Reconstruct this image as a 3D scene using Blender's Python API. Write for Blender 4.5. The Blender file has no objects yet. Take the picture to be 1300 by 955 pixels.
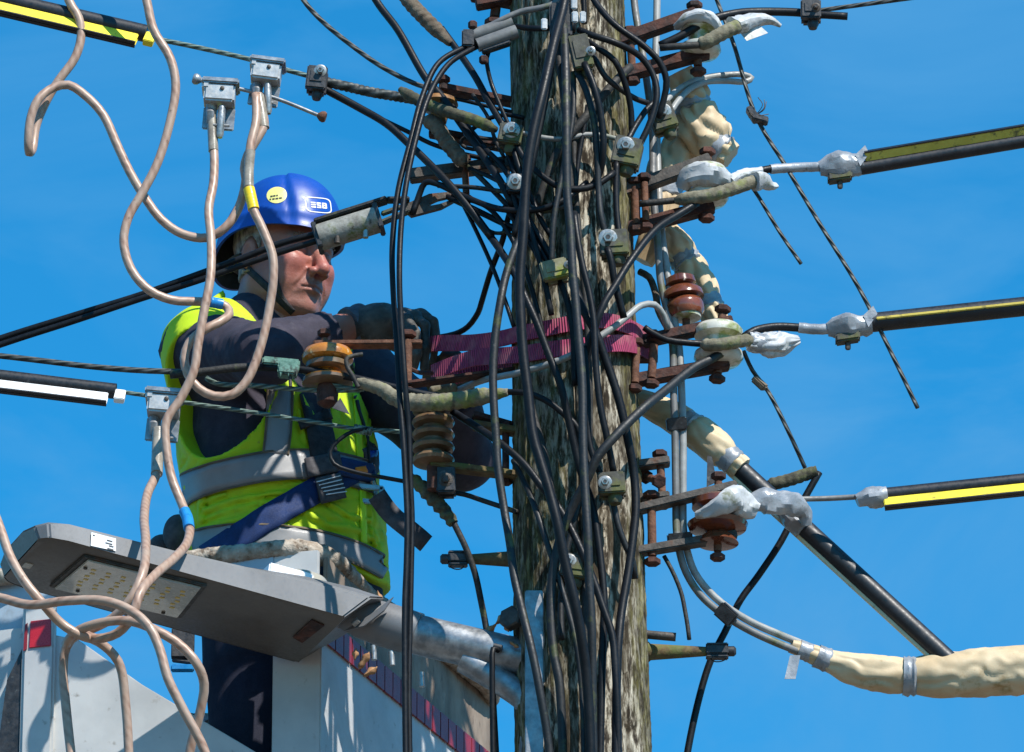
import bpy, bmesh, math, random
import numpy as np
from mathutils import Vector, Matrix
from mathutils.bvhtree import BVHTree

# ------------------------------------------------------------------ camera, sky, sun, exposure
scene = bpy.context.scene
COL = scene.collection
PITCH = math.radians(23.0)
CAMPOS = Vector((0.0, -13.0, 1.6))
FPX = 9320.0                                   # focal length in photo pixels (1300 wide)
cd = bpy.data.cameras.new('camera')
cam = bpy.data.objects.new('camera', cd)
COL.objects.link(cam)
cam.location = CAMPOS
cam.rotation_euler = (math.pi/2 + PITCH, 0, 0)
cd.sensor_width = 36.0
cd.lens = 36.0*FPX/1300.0
cd.clip_start = 0.5
cd.clip_end = 6000
scene.camera = cam

SUN_EL = math.radians(49)
SUN_AZ = math.radians(37)                      # to the right of the camera's back
sun_dir = Vector((math.sin(SUN_AZ)*math.cos(SUN_EL), -math.cos(SUN_AZ)*math.cos(SUN_EL), math.sin(SUN_EL)))
sl = bpy.data.lights.new('sun', 'SUN')
sl.energy = 4.8
sl.angle = math.radians(0.53)
sl.color = (1.0, 0.955, 0.88)
so = bpy.data.objects.new('sun', sl)
COL.objects.link(so)
so.location = (8, -8, 20)
so.rotation_euler = (-sun_dir).to_track_quat('-Z', 'Y').to_euler()

world = bpy.data.worlds.new('World')
scene.world = world
world.use_nodes = True
wt = world.node_tree
for n in list(wt.nodes): wt.nodes.remove(n)
wo = wt.nodes.new('ShaderNodeOutputWorld')
bg = wt.nodes.new('ShaderNodeBackground')
sky = wt.nodes.new('ShaderNodeTexSky')
sky.sky_type = 'NISHITA'
sky.sun_disc = False
sky.sun_elevation = SUN_EL
sky.sun_rotation = math.atan2(sun_dir.x, sun_dir.y)
sky.altitude = 100
sky.air_density = 1.0
sky.dust_density = 0.3
sky.ozone_density = 2.5
hs = wt.nodes.new('ShaderNodeMixRGB')           # the photograph's deep, saturated blue, over the whole sky alike
hs.blend_type = 'MULTIPLY'
hs.inputs[0].default_value = 1.0
hs.inputs[2].default_value = (0.10, 0.82, 1.11, 1)
wt.links.new(sky.outputs[0], hs.inputs[1])
# thin high cloud, the same all over the sky
tc = wt.nodes.new('ShaderNodeTexCoord')
mp = wt.nodes.new('ShaderNodeMapping')
mp.inputs['Scale'].default_value = (1.0, 1.0, 2.2)
cn = wt.nodes.new('ShaderNodeTexNoise')
cn.inputs['Scale'].default_value = 11.0
cn.inputs['Detail'].default_value = 6.0
cn.inputs['Roughness'].default_value = 0.56
cn.inputs['Distortion'].default_value = 0.6
cr = wt.nodes.new('ShaderNodeValToRGB')
cr.color_ramp.elements[0].position = 0.43
cr.color_ramp.elements[0].color = (0, 0, 0, 1)
cr.color_ramp.elements[1].position = 0.69
cr.color_ramp.elements[1].color = (0.9, 0.9, 0.9, 1)
mx = wt.nodes.new('ShaderNodeMixRGB')
mx.inputs[2].default_value = (0.55, 2.15, 4.3, 1)
wt.links.new(tc.outputs['Generated'], mp.inputs[0])
wt.links.new(mp.outputs[0], cn.inputs['Vector'])
wt.links.new(cn.outputs['Fac'], cr.inputs[0])
wt.links.new(cr.outputs[0], mx.inputs[0])
wt.links.new(hs.outputs[0], mx.inputs[1])
wt.links.new(mx.outputs[0], bg.inputs['Color'])
bg.inputs['Strength'].default_value = 0.13
wt.links.new(bg.outputs[0], wo.inputs['Surface'])

scene.view_settings.view_transform = 'Standard'
scene.view_settings.look = 'None'
scene.view_settings.gamma = 1.0
scene.view_settings.use_curve_mapping = False
scene.view_settings.exposure = 0.45
scene.cycles.max_bounces = 6
scene.cycles.use_denoising = True

# ------------------------------------------------------------------ survey helpers
FWD = Vector((0, math.cos(PITCH), math.sin(PITCH)))
UPV = Vector((0, -math.sin(PITCH), math.cos(PITCH)))
RGT = Vector((1, 0, 0))
S = 1/655.0                                    # metres for one photo pixel near the pole

def ray(px, py):
    return (FWD + RGT*((px-650.0)/FPX) + UPV*((477.5-py)/FPX)).normalized()

def at(px, py, d=0.0):
    """Place at a bearing and at depth y = d (metres behind the pole's axis)."""
    r = ray(px, py)
    return CAMPOS + r*((d - CAMPOS.y)/r.y)

def onplane(px, py, p0, n):
    r = ray(px, py)
    return CAMPOS + r*((p0-CAMPOS).dot(n)/r.dot(n))

rng = random.Random(11)
nrng = np.random.default_rng(5)

# ------------------------------------------------------------------ materials
def new_mat(name):
    m = bpy.data.materials.new(name)
    m.use_nodes = True
    nt = m.node_tree
    b = nt.nodes['Principled BSDF']
    return m, nt, b

def L4(c): return (c[0], c[1], c[2], 1)

def noise(nt, scale, detail=4, rough=0.55, stretch=(1, 1, 1), coord='Object', dist=0.0):
    tc = nt.nodes.new('ShaderNodeTexCoord')
    mp = nt.nodes.new('ShaderNodeMapping')
    mp.inputs['Scale'].default_value = stretch
    n = nt.nodes.new('ShaderNodeTexNoise')
    n.inputs['Scale'].default_value = scale
    n.inputs['Detail'].default_value = detail
    n.inputs['Roughness'].default_value = rough
    n.inputs['Distortion'].default_value = dist
    nt.links.new(tc.outputs[coord], mp.inputs[0])
    nt.links.new(mp.outputs[0], n.inputs['Vector'])
    return n

def ramp(nt, src, stops):
    r = nt.nodes.new('ShaderNodeValToRGB')
    e = r.color_ramp.elements
    while len(e) < len(stops): e.new(0.5)
    for k, (p, c) in enumerate(stops):
        e[k].position = p
        e[k].color = L4(c) if not isinstance(c, (int, float)) else (c, c, c, 1)
    nt.links.new(src, r.inputs[0])
    return r.outputs[0]

def mixc(nt, fac, a, b):
    m = nt.nodes.new('ShaderNodeMixRGB')
    for k, v in ((0, fac), (1, a), (2, b)):
        if isinstance(v, (int, float)): m.inputs[k].default_value = v if k == 0 else (v, v, v, 1)
        elif isinstance(v, tuple): m.inputs[k].default_value = L4(v)
        else: nt.links.new(v, m.inputs[k])
    return m.outputs[0]

def bump(nt, b, src, strength, dist=0.002):
    bp = nt.nodes.new('ShaderNodeBump')
    bp.inputs['Strength'].default_value = strength
    bp.inputs['Distance'].default_value = dist
    nt.links.new(src, bp.inputs['Height'])
    nt.links.new(bp.outputs[0], b.inputs['Normal'])
    return bp

def nmat(name, c1, c2, scale=30, rough=0.5, metal=0.0, bmp=0.2, bscale=None, bdist=0.002, spots=None, stretch=(1, 1, 1), lo=0.35, hi=0.65, coat=0.0, rvar=0.12, spec=0.5):
    """Two-tone noise surface; spots = [(colour, noise scale, lo, hi), ...] laid over it."""
    m, nt, b = new_mat(name)
    n = noise(nt, scale, 5, 0.6, stretch)
    col = ramp(nt, n.outputs['Fac'], [(lo, c1), (hi, c2)])
    for (c, sc, l, h) in (spots or []):
        n2 = noise(nt, sc, 5, 0.65, stretch)
        f = ramp(nt, n2.outputs['Fac'], [(l, 0.0), (h, 1.0)])
        col = mixc(nt, f, col, c)
    nt.links.new(col, b.inputs['Base Color'])
    b.inputs['Metallic'].default_value = metal
    b.inputs['Specular IOR Level'].default_value = spec
    b.inputs['Coat Weight'].default_value = coat
    n3 = noise(nt, (bscale or scale*2), 4, 0.6, stretch)
    rr = ramp(nt, n3.outputs['Fac'], [(0.3, max(0.03, rough-rvar)), (0.7, min(1, rough+rvar))])
    nt.links.new(rr, b.inputs['Roughness'])
    if bmp: bump(nt, b, n3.outputs['Fac'], bmp, bdist)
    return m

def uvmath(nt, ku, kv):
    """sin(2 pi (ku*u + kv*v)) from the tube's own UV, 0..1"""
    tc = nt.nodes.new('ShaderNodeTexCoord')
    sx = nt.nodes.new('ShaderNodeSeparateXYZ')
    nt.links.new(tc.outputs['UV'], sx.inputs[0])
    def mth(op, a, b_=None):
        q = nt.nodes.new('ShaderNodeMath'); q.operation = op
        for k, v in ((0, a), (1, b_)):
            if v is None: continue
            if isinstance(v, (int, float)): q.inputs[k].default_value = v
            else: nt.links.new(v, q.inputs[k])
        return q.outputs[0]
    s = mth('ADD', mth('MULTIPLY', sx.outputs[0], ku*2*math.pi), mth('MULTIPLY', sx.outputs[1], kv*2*math.pi))
    return mth('ADD', mth('MULTIPLY', mth('SINE', s), 0.5), 0.5)

MT = {}
MT['cable'] = nmat('black_cable_sheath', (0.004, 0.0045, 0.006), (0.008, 0.009, 0.0115), 40, 0.46, 0, 0.15, 260, 0.001, [((0.018, 0.019, 0.021), 26, 0.54, 0.80), ((0.06, 0.057, 0.05), 120, 0.70, 0.80)], spec=0.24)
MT['cable_moss'] = nmat('weathered_cable_sheath', (0.005, 0.006, 0.007), (0.011, 0.012, 0.014), 40, 0.54, 0, 0.25, 160, 0.0015, [((0.05, 0.06, 0.014), 22, 0.56, 0.68), ((0.10, 0.10, 0.09), 60, 0.68, 0.80)])
MT['cable_rough'] = nmat('grimy_cable_sheath', (0.008, 0.008, 0.009), (0.03, 0.027, 0.022), 50, 0.7, 0, 0.5, 150, 0.002, [((0.09, 0.10, 0.03), 30, 0.58, 0.7)])
MT['grey_cable'] = nmat('grey_cable_sheath', (0.22, 0.22, 0.21), (0.34, 0.34, 0.325), 25, 0.45, 0, 0.1, 120, 0.001, [((0.12, 0.13, 0.07), 18, 0.58, 0.74)])
MT['dgrey_cable'] = nmat('dull_grey_cable_sheath', (0.11, 0.11, 0.11), (0.19, 0.19, 0.185), 25, 0.5, 0, 0.15, 120, 0.001, [((0.10, 0.11, 0.045), 16, 0.54, 0.7)])
MT['rope'] = nmat('lichened_tape_binding', (0.11, 0.095, 0.06), (0.25, 0.225, 0.16), 45, 0.9, 0, 0.6, 140, 0.003, [((0.17, 0.19, 0.05), 20, 0.5, 0.66), ((0.07, 0.055, 0.04), 34, 0.58, 0.7)])
MT['rope_dark'] = nmat('mossy_dark_binding', (0.03, 0.028, 0.018), (0.11, 0.10, 0.06), 45, 0.92, 0, 0.6, 140, 0.003, [((0.09, 0.11, 0.025), 22, 0.5, 0.66)])
MT['rope_brown'] = nmat('brown_grey_binding', (0.075, 0.052, 0.034), (0.19, 0.15, 0.105), 45, 0.9, 0, 0.6, 140, 0.003, [((0.06, 0.05, 0.04), 30, 0.55, 0.7)])
MT['rust'] = nmat('rusted_iron', (0.040, 0.014, 0.010), (0.105, 0.036, 0.022), 45, 0.85, 0.0, 0.7, 110, 0.003, [((0.018, 0.010, 0.009), 26, 0.46, 0.62), ((0.17, 0.075, 0.038), 70, 0.62, 0.74)])
MT['rust_light'] = nmat('flaking_rust_iron', (0.085, 0.032, 0.018), (0.19, 0.085, 0.046), 60, 0.85, 0.0, 0.7, 130, 0.003, [((0.05, 0.02, 0.012), 30, 0.55, 0.68)])
MT['rust_moss'] = nmat('mossy_rusted_iron', (0.08, 0.05, 0.025), (0.17, 0.12, 0.045), 50, 0.85, 0, 0.6, 120, 0.003, [((0.10, 0.11, 0.03), 24, 0.5, 0.64)])
MT['iron_dark'] = nmat('dark_weathered_iron', (0.035, 0.03, 0.026), (0.09, 0.075, 0.062), 50, 0.6, 0.3, 0.5, 120, 0.002, [((0.12, 0.05, 0.025), 34, 0.57, 0.7)])
MT['galv'] = nmat('galvanised_steel', (0.20, 0.21, 0.22), (0.40, 0.41, 0.42), 42, 0.42, 0.65, 0.12, 90, 0.001, [((0.22, 0.23, 0.24), 20, 0.6, 0.75)])
MT['bolt'] = nmat('bright_bolt_steel', (0.26, 0.26, 0.25), (0.46, 0.455, 0.44), 60, 0.35, 0.6, 0.1, 120, 0.001, [((0.22, 0.20, 0.17), 50, 0.6, 0.74)])
MT['alu'] = nmat('cast_aluminium', (0.40, 0.40, 0.39), (0.56, 0.555, 0.545), 50, 0.42, 0.35, 0.2, 150, 0.001, [((0.30, 0.29, 0.27), 40, 0.62, 0.76)])
MT['conn'] = nmat('weathered_connector_plastic', (0.035, 0.034, 0.027), (0.085, 0.082, 0.062), 40, 0.7, 0, 0.4, 120, 0.002, [((0.085, 0.09, 0.022), 26, 0.48, 0.62)])
MT['conn_black'] = nmat('black_connector_plastic', (0.012, 0.012, 0.014), (0.04, 0.04, 0.043), 60, 0.5, 0, 0.3, 140, 0.002, [((0.13, 0.13, 0.12), 50, 0.62, 0.76)])
MT['conn_lime'] = nmat('lichened_pale_connector', (0.17, 0.16, 0.09), (0.29, 0.275, 0.17), 40, 0.75, 0, 0.4, 120, 0.002, [((0.20, 0.22, 0.02), 22, 0.52, 0.62)])
MT['brown_glaze'] = nmat('brown_glazed_porcelain', (0.10, 0.030, 0.014), (0.22, 0.062, 0.028), 20, 0.18, 0, 0.08, 80, 0.001, [((0.10, 0.075, 0.04), 30, 0.6, 0.75)], coat=0.6)
MT['dull_glaze'] = nmat('grimy_brown_porcelain', (0.10, 0.06, 0.032), (0.20, 0.125, 0.07), 24, 0.4, 0, 0.2, 80, 0.001, [((0.10, 0.10, 0.035), 30, 0.54, 0.7)], coat=0.2)
MT['amber_glaze'] = nmat('amber_crazed_porcelain', (0.40, 0.13, 0.012), (0.52, 0.21, 0.028), 22, 0.3, 0, 0.2, 60, 0.001, [((0.20, 0.07, 0.02), 30, 0.56, 0.64), ((0.75, 0.6, 0.32), 46, 0.64, 0.72)], coat=0.4)
MT['cap_glaze'] = nmat('stained_brown_cap', (0.20, 0.085, 0.022), (0.32, 0.155, 0.045), 30, 0.5, 0, 0.3, 60, 0.001, [((0.06, 0.035, 0.02), 34, 0.54, 0.66)])
MT['white_glaze'] = nmat('algae_stained_white_porcelain', (0.50, 0.48, 0.40), (0.66, 0.64, 0.57), 26, 0.35, 0, 0.1, 80, 0.001, [((0.22, 0.24, 0.07), 20, 0.48, 0.62)], coat=0.3)
MT['white_tape'] = nmat('white_pvc_tape', (0.38, 0.39, 0.40), (0.54, 0.545, 0.55), 30, 0.5, 0, 0.35, 26, 0.006, [((0.17, 0.18, 0.12), 34, 0.54, 0.70)])
MT['grey_tape'] = nmat('silver_duct_tape', (0.20, 0.215, 0.235), (0.36, 0.375, 0.40), 26, 0.4, 0.15, 0.35, 30, 0.006, [((0.10, 0.095, 0.09), 40, 0.6, 0.72)])
MT['cream'] = nmat('cream_rubber_sheet', (0.50, 0.365, 0.21), (0.62, 0.49, 0.315), 12, 0.6, 0, 0.2, 18, 0.006, [((0.30, 0.18, 0.05), 16, 0.60, 0.74), ((0.22, 0.20, 0.18), 40, 0.68, 0.78)])
MT['cover_black'] = nmat('black_line_cover', (0.006, 0.007, 0.010), (0.014, 0.015, 0.020), 30, 0.46, 0, 0.08, 120, 0.001, [((0.12, 0.12, 0.12), 60, 0.66, 0.76)])
MT['cover_yellow'] = nmat('yellow_cover_lip', (0.80, 0.64, 0.02), (0.86, 0.72, 0.03), 20, 0.55, 0, 0.05, 60, 0.001, [((0.55, 0.44, 0.03), 14, 0.46, 0.70), ((0.16, 0.13, 0.04), 60, 0.62, 0.74)])
MT['cover_olive'] = nmat('faded_yellow_cover_lip', (0.50, 0.38, 0.05), (0.62, 0.48, 0.08), 26, 0.55, 0, 0.1, 60, 0.001, [((0.12, 0.10, 0.03), 44, 0.56, 0.68)])
MT['cover_cream'] = nmat('cream_cover_lip', (0.55, 0.48, 0.30), (0.66, 0.58, 0.38), 26, 0.55, 0, 0.1, 60, 0.001, [((0.14, 0.12, 0.06), 40, 0.56, 0.68)])
MT['cover_white'] = nmat('white_cover_lip', (0.74, 0.75, 0.76), (0.82, 0.82, 0.82), 26, 0.55, 0, 0.05, 60, 0.001, [((0.5, 0.5, 0.48), 14, 0.46, 0.7), ((0.2, 0.2, 0.19), 60, 0.64, 0.76)])
MT['blue_tape'] = nmat('blue_pvc_tape', (0.01, 0.18, 0.48), (0.02, 0.26, 0.60), 40, 0.35, 0, 0.1)
MT['yellow_tape'] = nmat('yellow_pvc_tape', (0.80, 0.55, 0.01), (0.86, 0.64, 0.02), 40, 0.35, 0, 0.1)
MT['clear_tape'] = nmat('cloudy_heat_shrink', (0.22, 0.185, 0.14), (0.36, 0.315, 0.25), 40, 0.3, 0, 0.2, coat=0.4)
MT['verdigris'] = nmat('verdigris_copper', (0.06, 0.15, 0.115), (0.17, 0.31, 0.25), 60, 0.75, 0.1, 0.6, 140, 0.002, [((0.04, 0.045, 0.035), 50, 0.52, 0.64)])
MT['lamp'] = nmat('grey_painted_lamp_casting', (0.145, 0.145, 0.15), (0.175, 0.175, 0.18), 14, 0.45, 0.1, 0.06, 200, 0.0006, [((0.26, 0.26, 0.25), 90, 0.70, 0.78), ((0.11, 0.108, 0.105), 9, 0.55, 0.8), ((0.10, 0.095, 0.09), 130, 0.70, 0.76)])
MT['lamp_under'] = nmat('lamp_paint_with_shade', (0.10, 0.088, 0.078), (0.13, 0.115, 0.10), 14, 0.5, 0.05, 0.06, 160, 0.0006, [((0.21, 0.19, 0.165), 60, 0.69, 0.76), ((0.08, 0.065, 0.05), 22, 0.64, 0.78)])  # browner than the housing: shade and warm bounce put into the colour
MT['lens'] = nmat('dusty_led_window', (0.34, 0.315, 0.26), (0.45, 0.42, 0.35), 22, 0.25, 0, 0.05, 80, 0.0005, [((0.15, 0.13, 0.10), 50, 0.66, 0.76)], coat=0.5)
MT['led'] = nmat('yellow_led_chip', (0.56, 0.40, 0.08), (0.68, 0.50, 0.12), 60, 0.4, 0, 0)
MT['sticker'] = nmat('white_sticker', (0.80, 0.81, 0.83), (0.86, 0.86, 0.86), 20, 0.4, 0, 0)
MT['ink'] = nmat('dark_print', (0.03, 0.03, 0.035), (0.06, 0.06, 0.06), 30, 0.6, 0, 0)
MT['bucket'] = nmat('white_grp', (0.44, 0.445, 0.445), (0.55, 0.55, 0.54), 9, 0.5, 0, 0.15, 60, 0.001, [((0.30, 0.28, 0.25), 34, 0.62, 0.74), ((0.16, 0.14, 0.12), 90, 0.70, 0.78)])
MT['bucket_in'] = nmat('pale_screen_and_shaded_grp', (0.30, 0.38, 0.46), (0.38, 0.46, 0.53), 9, 0.45, 0, 0.1, 60, 0.001, [((0.28, 0.32, 0.35), 20, 0.6, 0.76)])  # pale screen; on the walls, blue sky-lit shade put into white GRP
MT['bucket_tan'] = nmat('mottled_tan_grp', (0.16, 0.12, 0.09), (0.30, 0.235, 0.18), 18, 0.75, 0, 0.3, 60, 0.002, [((0.07, 0.045, 0.03), 26, 0.56, 0.7), ((0.40, 0.36, 0.31), 36, 0.64, 0.76)], stretch=(1, 1, 0.5))
MT['rim'] = nmat('crusted_rim', (0.22, 0.16, 0.11), (0.48, 0.42, 0.35), 34, 0.95, 0, 0.9, 80, 0.006, [((0.10, 0.065, 0.04), 30, 0.54, 0.66), ((0.60, 0.56, 0.49), 44, 0.6, 0.72)])
MT['red'] = nmat('red_reflector', (0.46, 0.008, 0.014), (0.54, 0.015, 0.02), 60, 0.3, 0, 0.1, 300, 0.0005, coat=0.3)
MT['darkred'] = nmat('faded_red_reflector', (0.20, 0.012, 0.016), (0.30, 0.02, 0.024), 40, 0.35, 0, 0.1, 300, 0.0005)
MT['leaf'] = nmat('dry_leaf', (0.30, 0.13, 0.05), (0.52, 0.30, 0.15), 60, 0.8, 0, 0.3)
MT['navy'] = nmat('navy_sweatshirt', (0.022, 0.019, 0.034), (0.040, 0.034, 0.054), 30, 0.9, 0, 0.5, 500, 0.0008, [((0.060, 0.052, 0.070), 20, 0.58, 0.75)])
MT['trouser'] = nmat('navy_work_trousers', (0.008, 0.010, 0.026), (0.016, 0.018, 0.038), 30, 0.9, 0, 0.4, 400, 0.001)
MT['vest'] = nmat('yellow_green_high_visibility_cloth', (0.44, 0.60, 0.003), (0.50, 0.67, 0.005), 14, 0.75, 0, 0.35, 420, 0.0007, [((0.36, 0.47, 0.01), 9, 0.55, 0.76), ((0.26, 0.30, 0.05), 38, 0.66, 0.80)])
MT['vest_trim'] = nmat('yellow_green_binding', (0.50, 0.78, 0.005), (0.56, 0.86, 0.01), 14, 0.7, 0, 0.3, 300, 0.0007)
MT['reflect'] = nmat('silver_reflective_tape', (0.21, 0.21, 0.215), (0.27, 0.27, 0.275), 12, 0.5, 0.1, 0.2, 500, 0.0005)
MT['piping'] = nmat('grey_brown_piping', (0.10, 0.075, 0.05), (0.16, 0.12, 0.08), 40, 0.8, 0, 0.2)
MT['glove'] = nmat('grey_black_rubber_glove', (0.022, 0.020, 0.017), (0.095, 0.085, 0.070), 26, 0.6, 0, 0.4, 120, 0.0015, [((0.15, 0.14, 0.125), 40, 0.60, 0.76)])
MT['glove_cuff'] = nmat('blue_grey_knit_cuff', (0.06, 0.075, 0.10), (0.11, 0.13, 0.165), 60, 0.9, 0, 0.5, 200, 0.001)
MT['helmet'] = nmat('blue_helmet_shell', (0.002, 0.054, 0.33), (0.003, 0.066, 0.39), 8, 0.42, 0, 0.02, 60, 0.0004, [((0.012, 0.085, 0.34), 14, 0.60, 0.80)], coat=0.04, rvar=0.06)
MT['helmet_in'] = nmat('black_helmet_liner', (0.008, 0.008, 0.010), (0.018, 0.018, 0.020), 30, 0.7, 0, 0.2)
MT['white'] = nmat('white_print', (0.80, 0.82, 0.84), (0.86, 0.86, 0.86), 30, 0.4, 0, 0)
MT['sticker_yellow'] = nmat('pale_yellow_sticker', (0.78, 0.74, 0.20), (0.84, 0.80, 0.34), 30, 0.4, 0, 0)
MT['logo_blue'] = nmat('blue_print', (0.010, 0.075, 0.40), (0.014, 0.090, 0.44), 30, 0.3, 0, 0)
MT['web_black'] = nmat('black_webbing', (0.012, 0.012, 0.015), (0.035, 0.034, 0.038), 60, 0.8, 0, 0.5, 400, 0.0008)
MT['web_grey'] = nmat('charcoal_webbing', (0.045, 0.042, 0.048), (0.085, 0.08, 0.086), 60, 0.8, 0, 0.5, 400, 0.0008)
MT['web_blue'] = nmat('royal_blue_webbing', (0.002, 0.018, 0.085), (0.003, 0.028, 0.13), 40, 0.75, 0, 0.5, 400, 0.0008)
MT['orange'] = nmat('orange_tag', (0.75, 0.22, 0.01), (0.82, 0.28, 0.02), 40, 0.6, 0, 0)
MT['steel'] = nmat('buckle_steel', (0.30, 0.30, 0.28), (0.48, 0.47, 0.44), 60, 0.35, 0.8, 0.1)
MT['hair'] = nmat('short_grey_hair', (0.09, 0.075, 0.065), (0.42, 0.38, 0.34), 90, 0.8, 0, 0.9, 300, 0.002, stretch=(1, 1, 0.35))
MT['ground'] = nmat('dusty_tan_street', (0.10, 0.08, 0.06), (0.16, 0.13, 0.10), 3, 0.9, 0, 0.4, 30, 0.01, [((0.13, 0.11, 0.09), 1.2, 0.55, 0.7)])
MT['pale_wood'] = nmat('pale_batten', (0.22, 0.2, 0.17), (0.34, 0.31, 0.27), 40, 0.8, 0, 0.4, 80, 0.002, stretch=(1, 1, 0.1))

# copper strands seen through a worn clear jacket
m, nt, b = new_mat('clear_jacketed_copper')
w = uvmath(nt, 3, 42)
n = noise(nt, 26, 5, 0.6)
c = mixc(nt, w, (0.27, 0.145, 0.095), (0.42, 0.26, 0.185))
c = mixc(nt, ramp(nt, n.outputs['Fac'], [(0.36, 0.15), (0.62, 0.92)]), c, (0.40, 0.285, 0.215))
n2 = noise(nt, 60, 4, 0.6)
c = mixc(nt, ramp(nt, n2.outputs['Fac'], [(0.62, 0.0), (0.74, 0.7)]), c, (0.12, 0.055, 0.032))
nt.links.new(c, b.inputs['Base Color'])
b.inputs['Roughness'].default_value = 0.46
b.inputs['Metallic'].default_value = 0.05
b.inputs['Coat Weight'].default_value = 0.12
b.inputs['Coat Roughness'].default_value = 0.2
bump(nt, b, w, 0.08, 0.001)
MT['copper'] = m
# bare twisted conductor
def strand(name, ca, cb, ku, kv, metal):
    m, nt, b = new_mat(name)
    w = uvmath(nt, ku, kv)
    c = mixc(nt, w, ca, cb)
    n = noise(nt, 40, 4)
    c = mixc(nt, ramp(nt, n.outputs['Fac'], [(0.45, 0.0), (0.65, 0.8)]), c, tuple(0.5*x for x in cb))
    nt.links.new(c, b.inputs['Base Color'])
    b.inputs['Roughness'].default_value = 0.55
    b.inputs['Metallic'].default_value = metal
    bump(nt, b, w, 0.8, 0.002)
    return m
MT['strand'] = strand('dark_stranded_conductor', (0.012, 0.014, 0.014), (0.085, 0.095, 0.09), 3, 28, 0.2)
MT['strand_green'] = strand('green_stranded_conductor', (0.02, 0.04, 0.034), (0.17, 0.25, 0.215), 3, 40, 0.1)
# ribbed magenta webbing
m, nt, b = new_mat('magenta_ratchet_webbing')
w = uvmath(nt, 0, 190)
c = mixc(nt, w, (0.13, 0.010, 0.035), (0.48, 0.055, 0.15))
n = noise(nt, 30, 5)
c = mixc(nt, ramp(nt, n.outputs['Fac'], [(0.48, 0.0), (0.68, 0.65)]), c, (0.46, 0.16, 0.18))
nt.links.new(c, b.inputs['Base Color'])
b.inputs['Roughness'].default_value = 0.8
bump(nt, b, w, 0.9, 0.002)
MT['strap'] = m
# weathered pole timber
m, nt, b = new_mat('weathered_pole_timber')
n1 = noise(nt, 100, 5, 0.70, (1, 1, 0.20))
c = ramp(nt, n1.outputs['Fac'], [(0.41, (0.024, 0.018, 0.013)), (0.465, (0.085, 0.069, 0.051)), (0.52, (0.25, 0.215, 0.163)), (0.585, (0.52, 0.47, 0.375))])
n4 = noise(nt, 14, 6, 0.7, (1, 1, 0.10))
c = mixc(nt, ramp(nt, n4.outputs['Fac'], [(0.50, 0.0), (0.60, 0.75)]), c, (0.060, 0.046, 0.030))
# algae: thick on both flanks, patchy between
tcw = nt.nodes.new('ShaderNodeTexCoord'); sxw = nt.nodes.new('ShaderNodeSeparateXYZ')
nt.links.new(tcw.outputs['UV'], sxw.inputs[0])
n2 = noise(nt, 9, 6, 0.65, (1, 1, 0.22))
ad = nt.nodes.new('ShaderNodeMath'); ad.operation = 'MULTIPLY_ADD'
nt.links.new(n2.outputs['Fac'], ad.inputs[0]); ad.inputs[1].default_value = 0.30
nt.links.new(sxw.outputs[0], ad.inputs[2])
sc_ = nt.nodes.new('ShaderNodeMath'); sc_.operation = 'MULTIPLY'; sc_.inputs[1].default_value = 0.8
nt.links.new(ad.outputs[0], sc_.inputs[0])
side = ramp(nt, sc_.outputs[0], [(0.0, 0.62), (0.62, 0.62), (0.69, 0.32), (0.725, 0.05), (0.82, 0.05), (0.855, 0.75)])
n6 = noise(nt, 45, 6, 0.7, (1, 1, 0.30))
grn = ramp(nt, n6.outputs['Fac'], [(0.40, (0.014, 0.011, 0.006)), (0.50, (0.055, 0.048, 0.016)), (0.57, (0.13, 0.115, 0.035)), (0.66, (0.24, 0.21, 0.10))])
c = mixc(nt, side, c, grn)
nt.links.new(c, b.inputs['Base Color'])
b.inputs['Roughness'].default_value = 0.95
b.inputs['Specular IOR Level'].default_value = 0.2
mm = nt.nodes.new('ShaderNodeMath'); mm.operation = 'MULTIPLY_ADD'
nt.links.new(n6.outputs['Fac'], mm.inputs[0]); mm.inputs[1].default_value = 0.5
nt.links.new(n1.outputs['Fac'], mm.inputs[2])
bump(nt, b, mm.outputs[0], 0.7, 0.004)
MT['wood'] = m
# skin: pigment comes from a colour attribute (ruddy cheeks and nose, stubble, lips)
m, nt, b = new_mat('weathered_skin')
a_ = nt.nodes.new('ShaderNodeVertexColor'); a_.layer_name = 'pigment'
n = noise(nt, 60, 5, 0.6)
c = mixc(nt, ramp(nt, n.outputs['Fac'], [(0.4, 0.0), (0.75, 0.35)]), a_.outputs[0], (0.27, 0.085, 0.06))
nt.links.new(c, b.inputs['Base Color'])
b.inputs['Roughness'].default_value = 0.45
b.inputs['Subsurface Weight'].default_value = 0.06
b.inputs['Subsurface Radius'].default_value = (0.01, 0.004, 0.002)
n3 = noise(nt, 260, 4, 0.6)
n9 = noise(nt, 90, 4, 0.6, (1, 1, 1.6))
mq = nt.nodes.new('ShaderNodeMath'); mq.operation = 'ADD'
nt.links.new(n3.outputs['Fac'], mq.inputs[0]); nt.links.new(n9.outputs['Fac'], mq.inputs[1])
bump(nt, b, mq.outputs[0], 0.45, 0.0014)
MT['skin'] = m
m, nt, b = new_mat('eye_white'); b.inputs['Base Color'].default_value = (0.55, 0.5, 0.46, 1); b.inputs['Roughness'].default_value = 0.15
MT['eye'] = m

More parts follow.
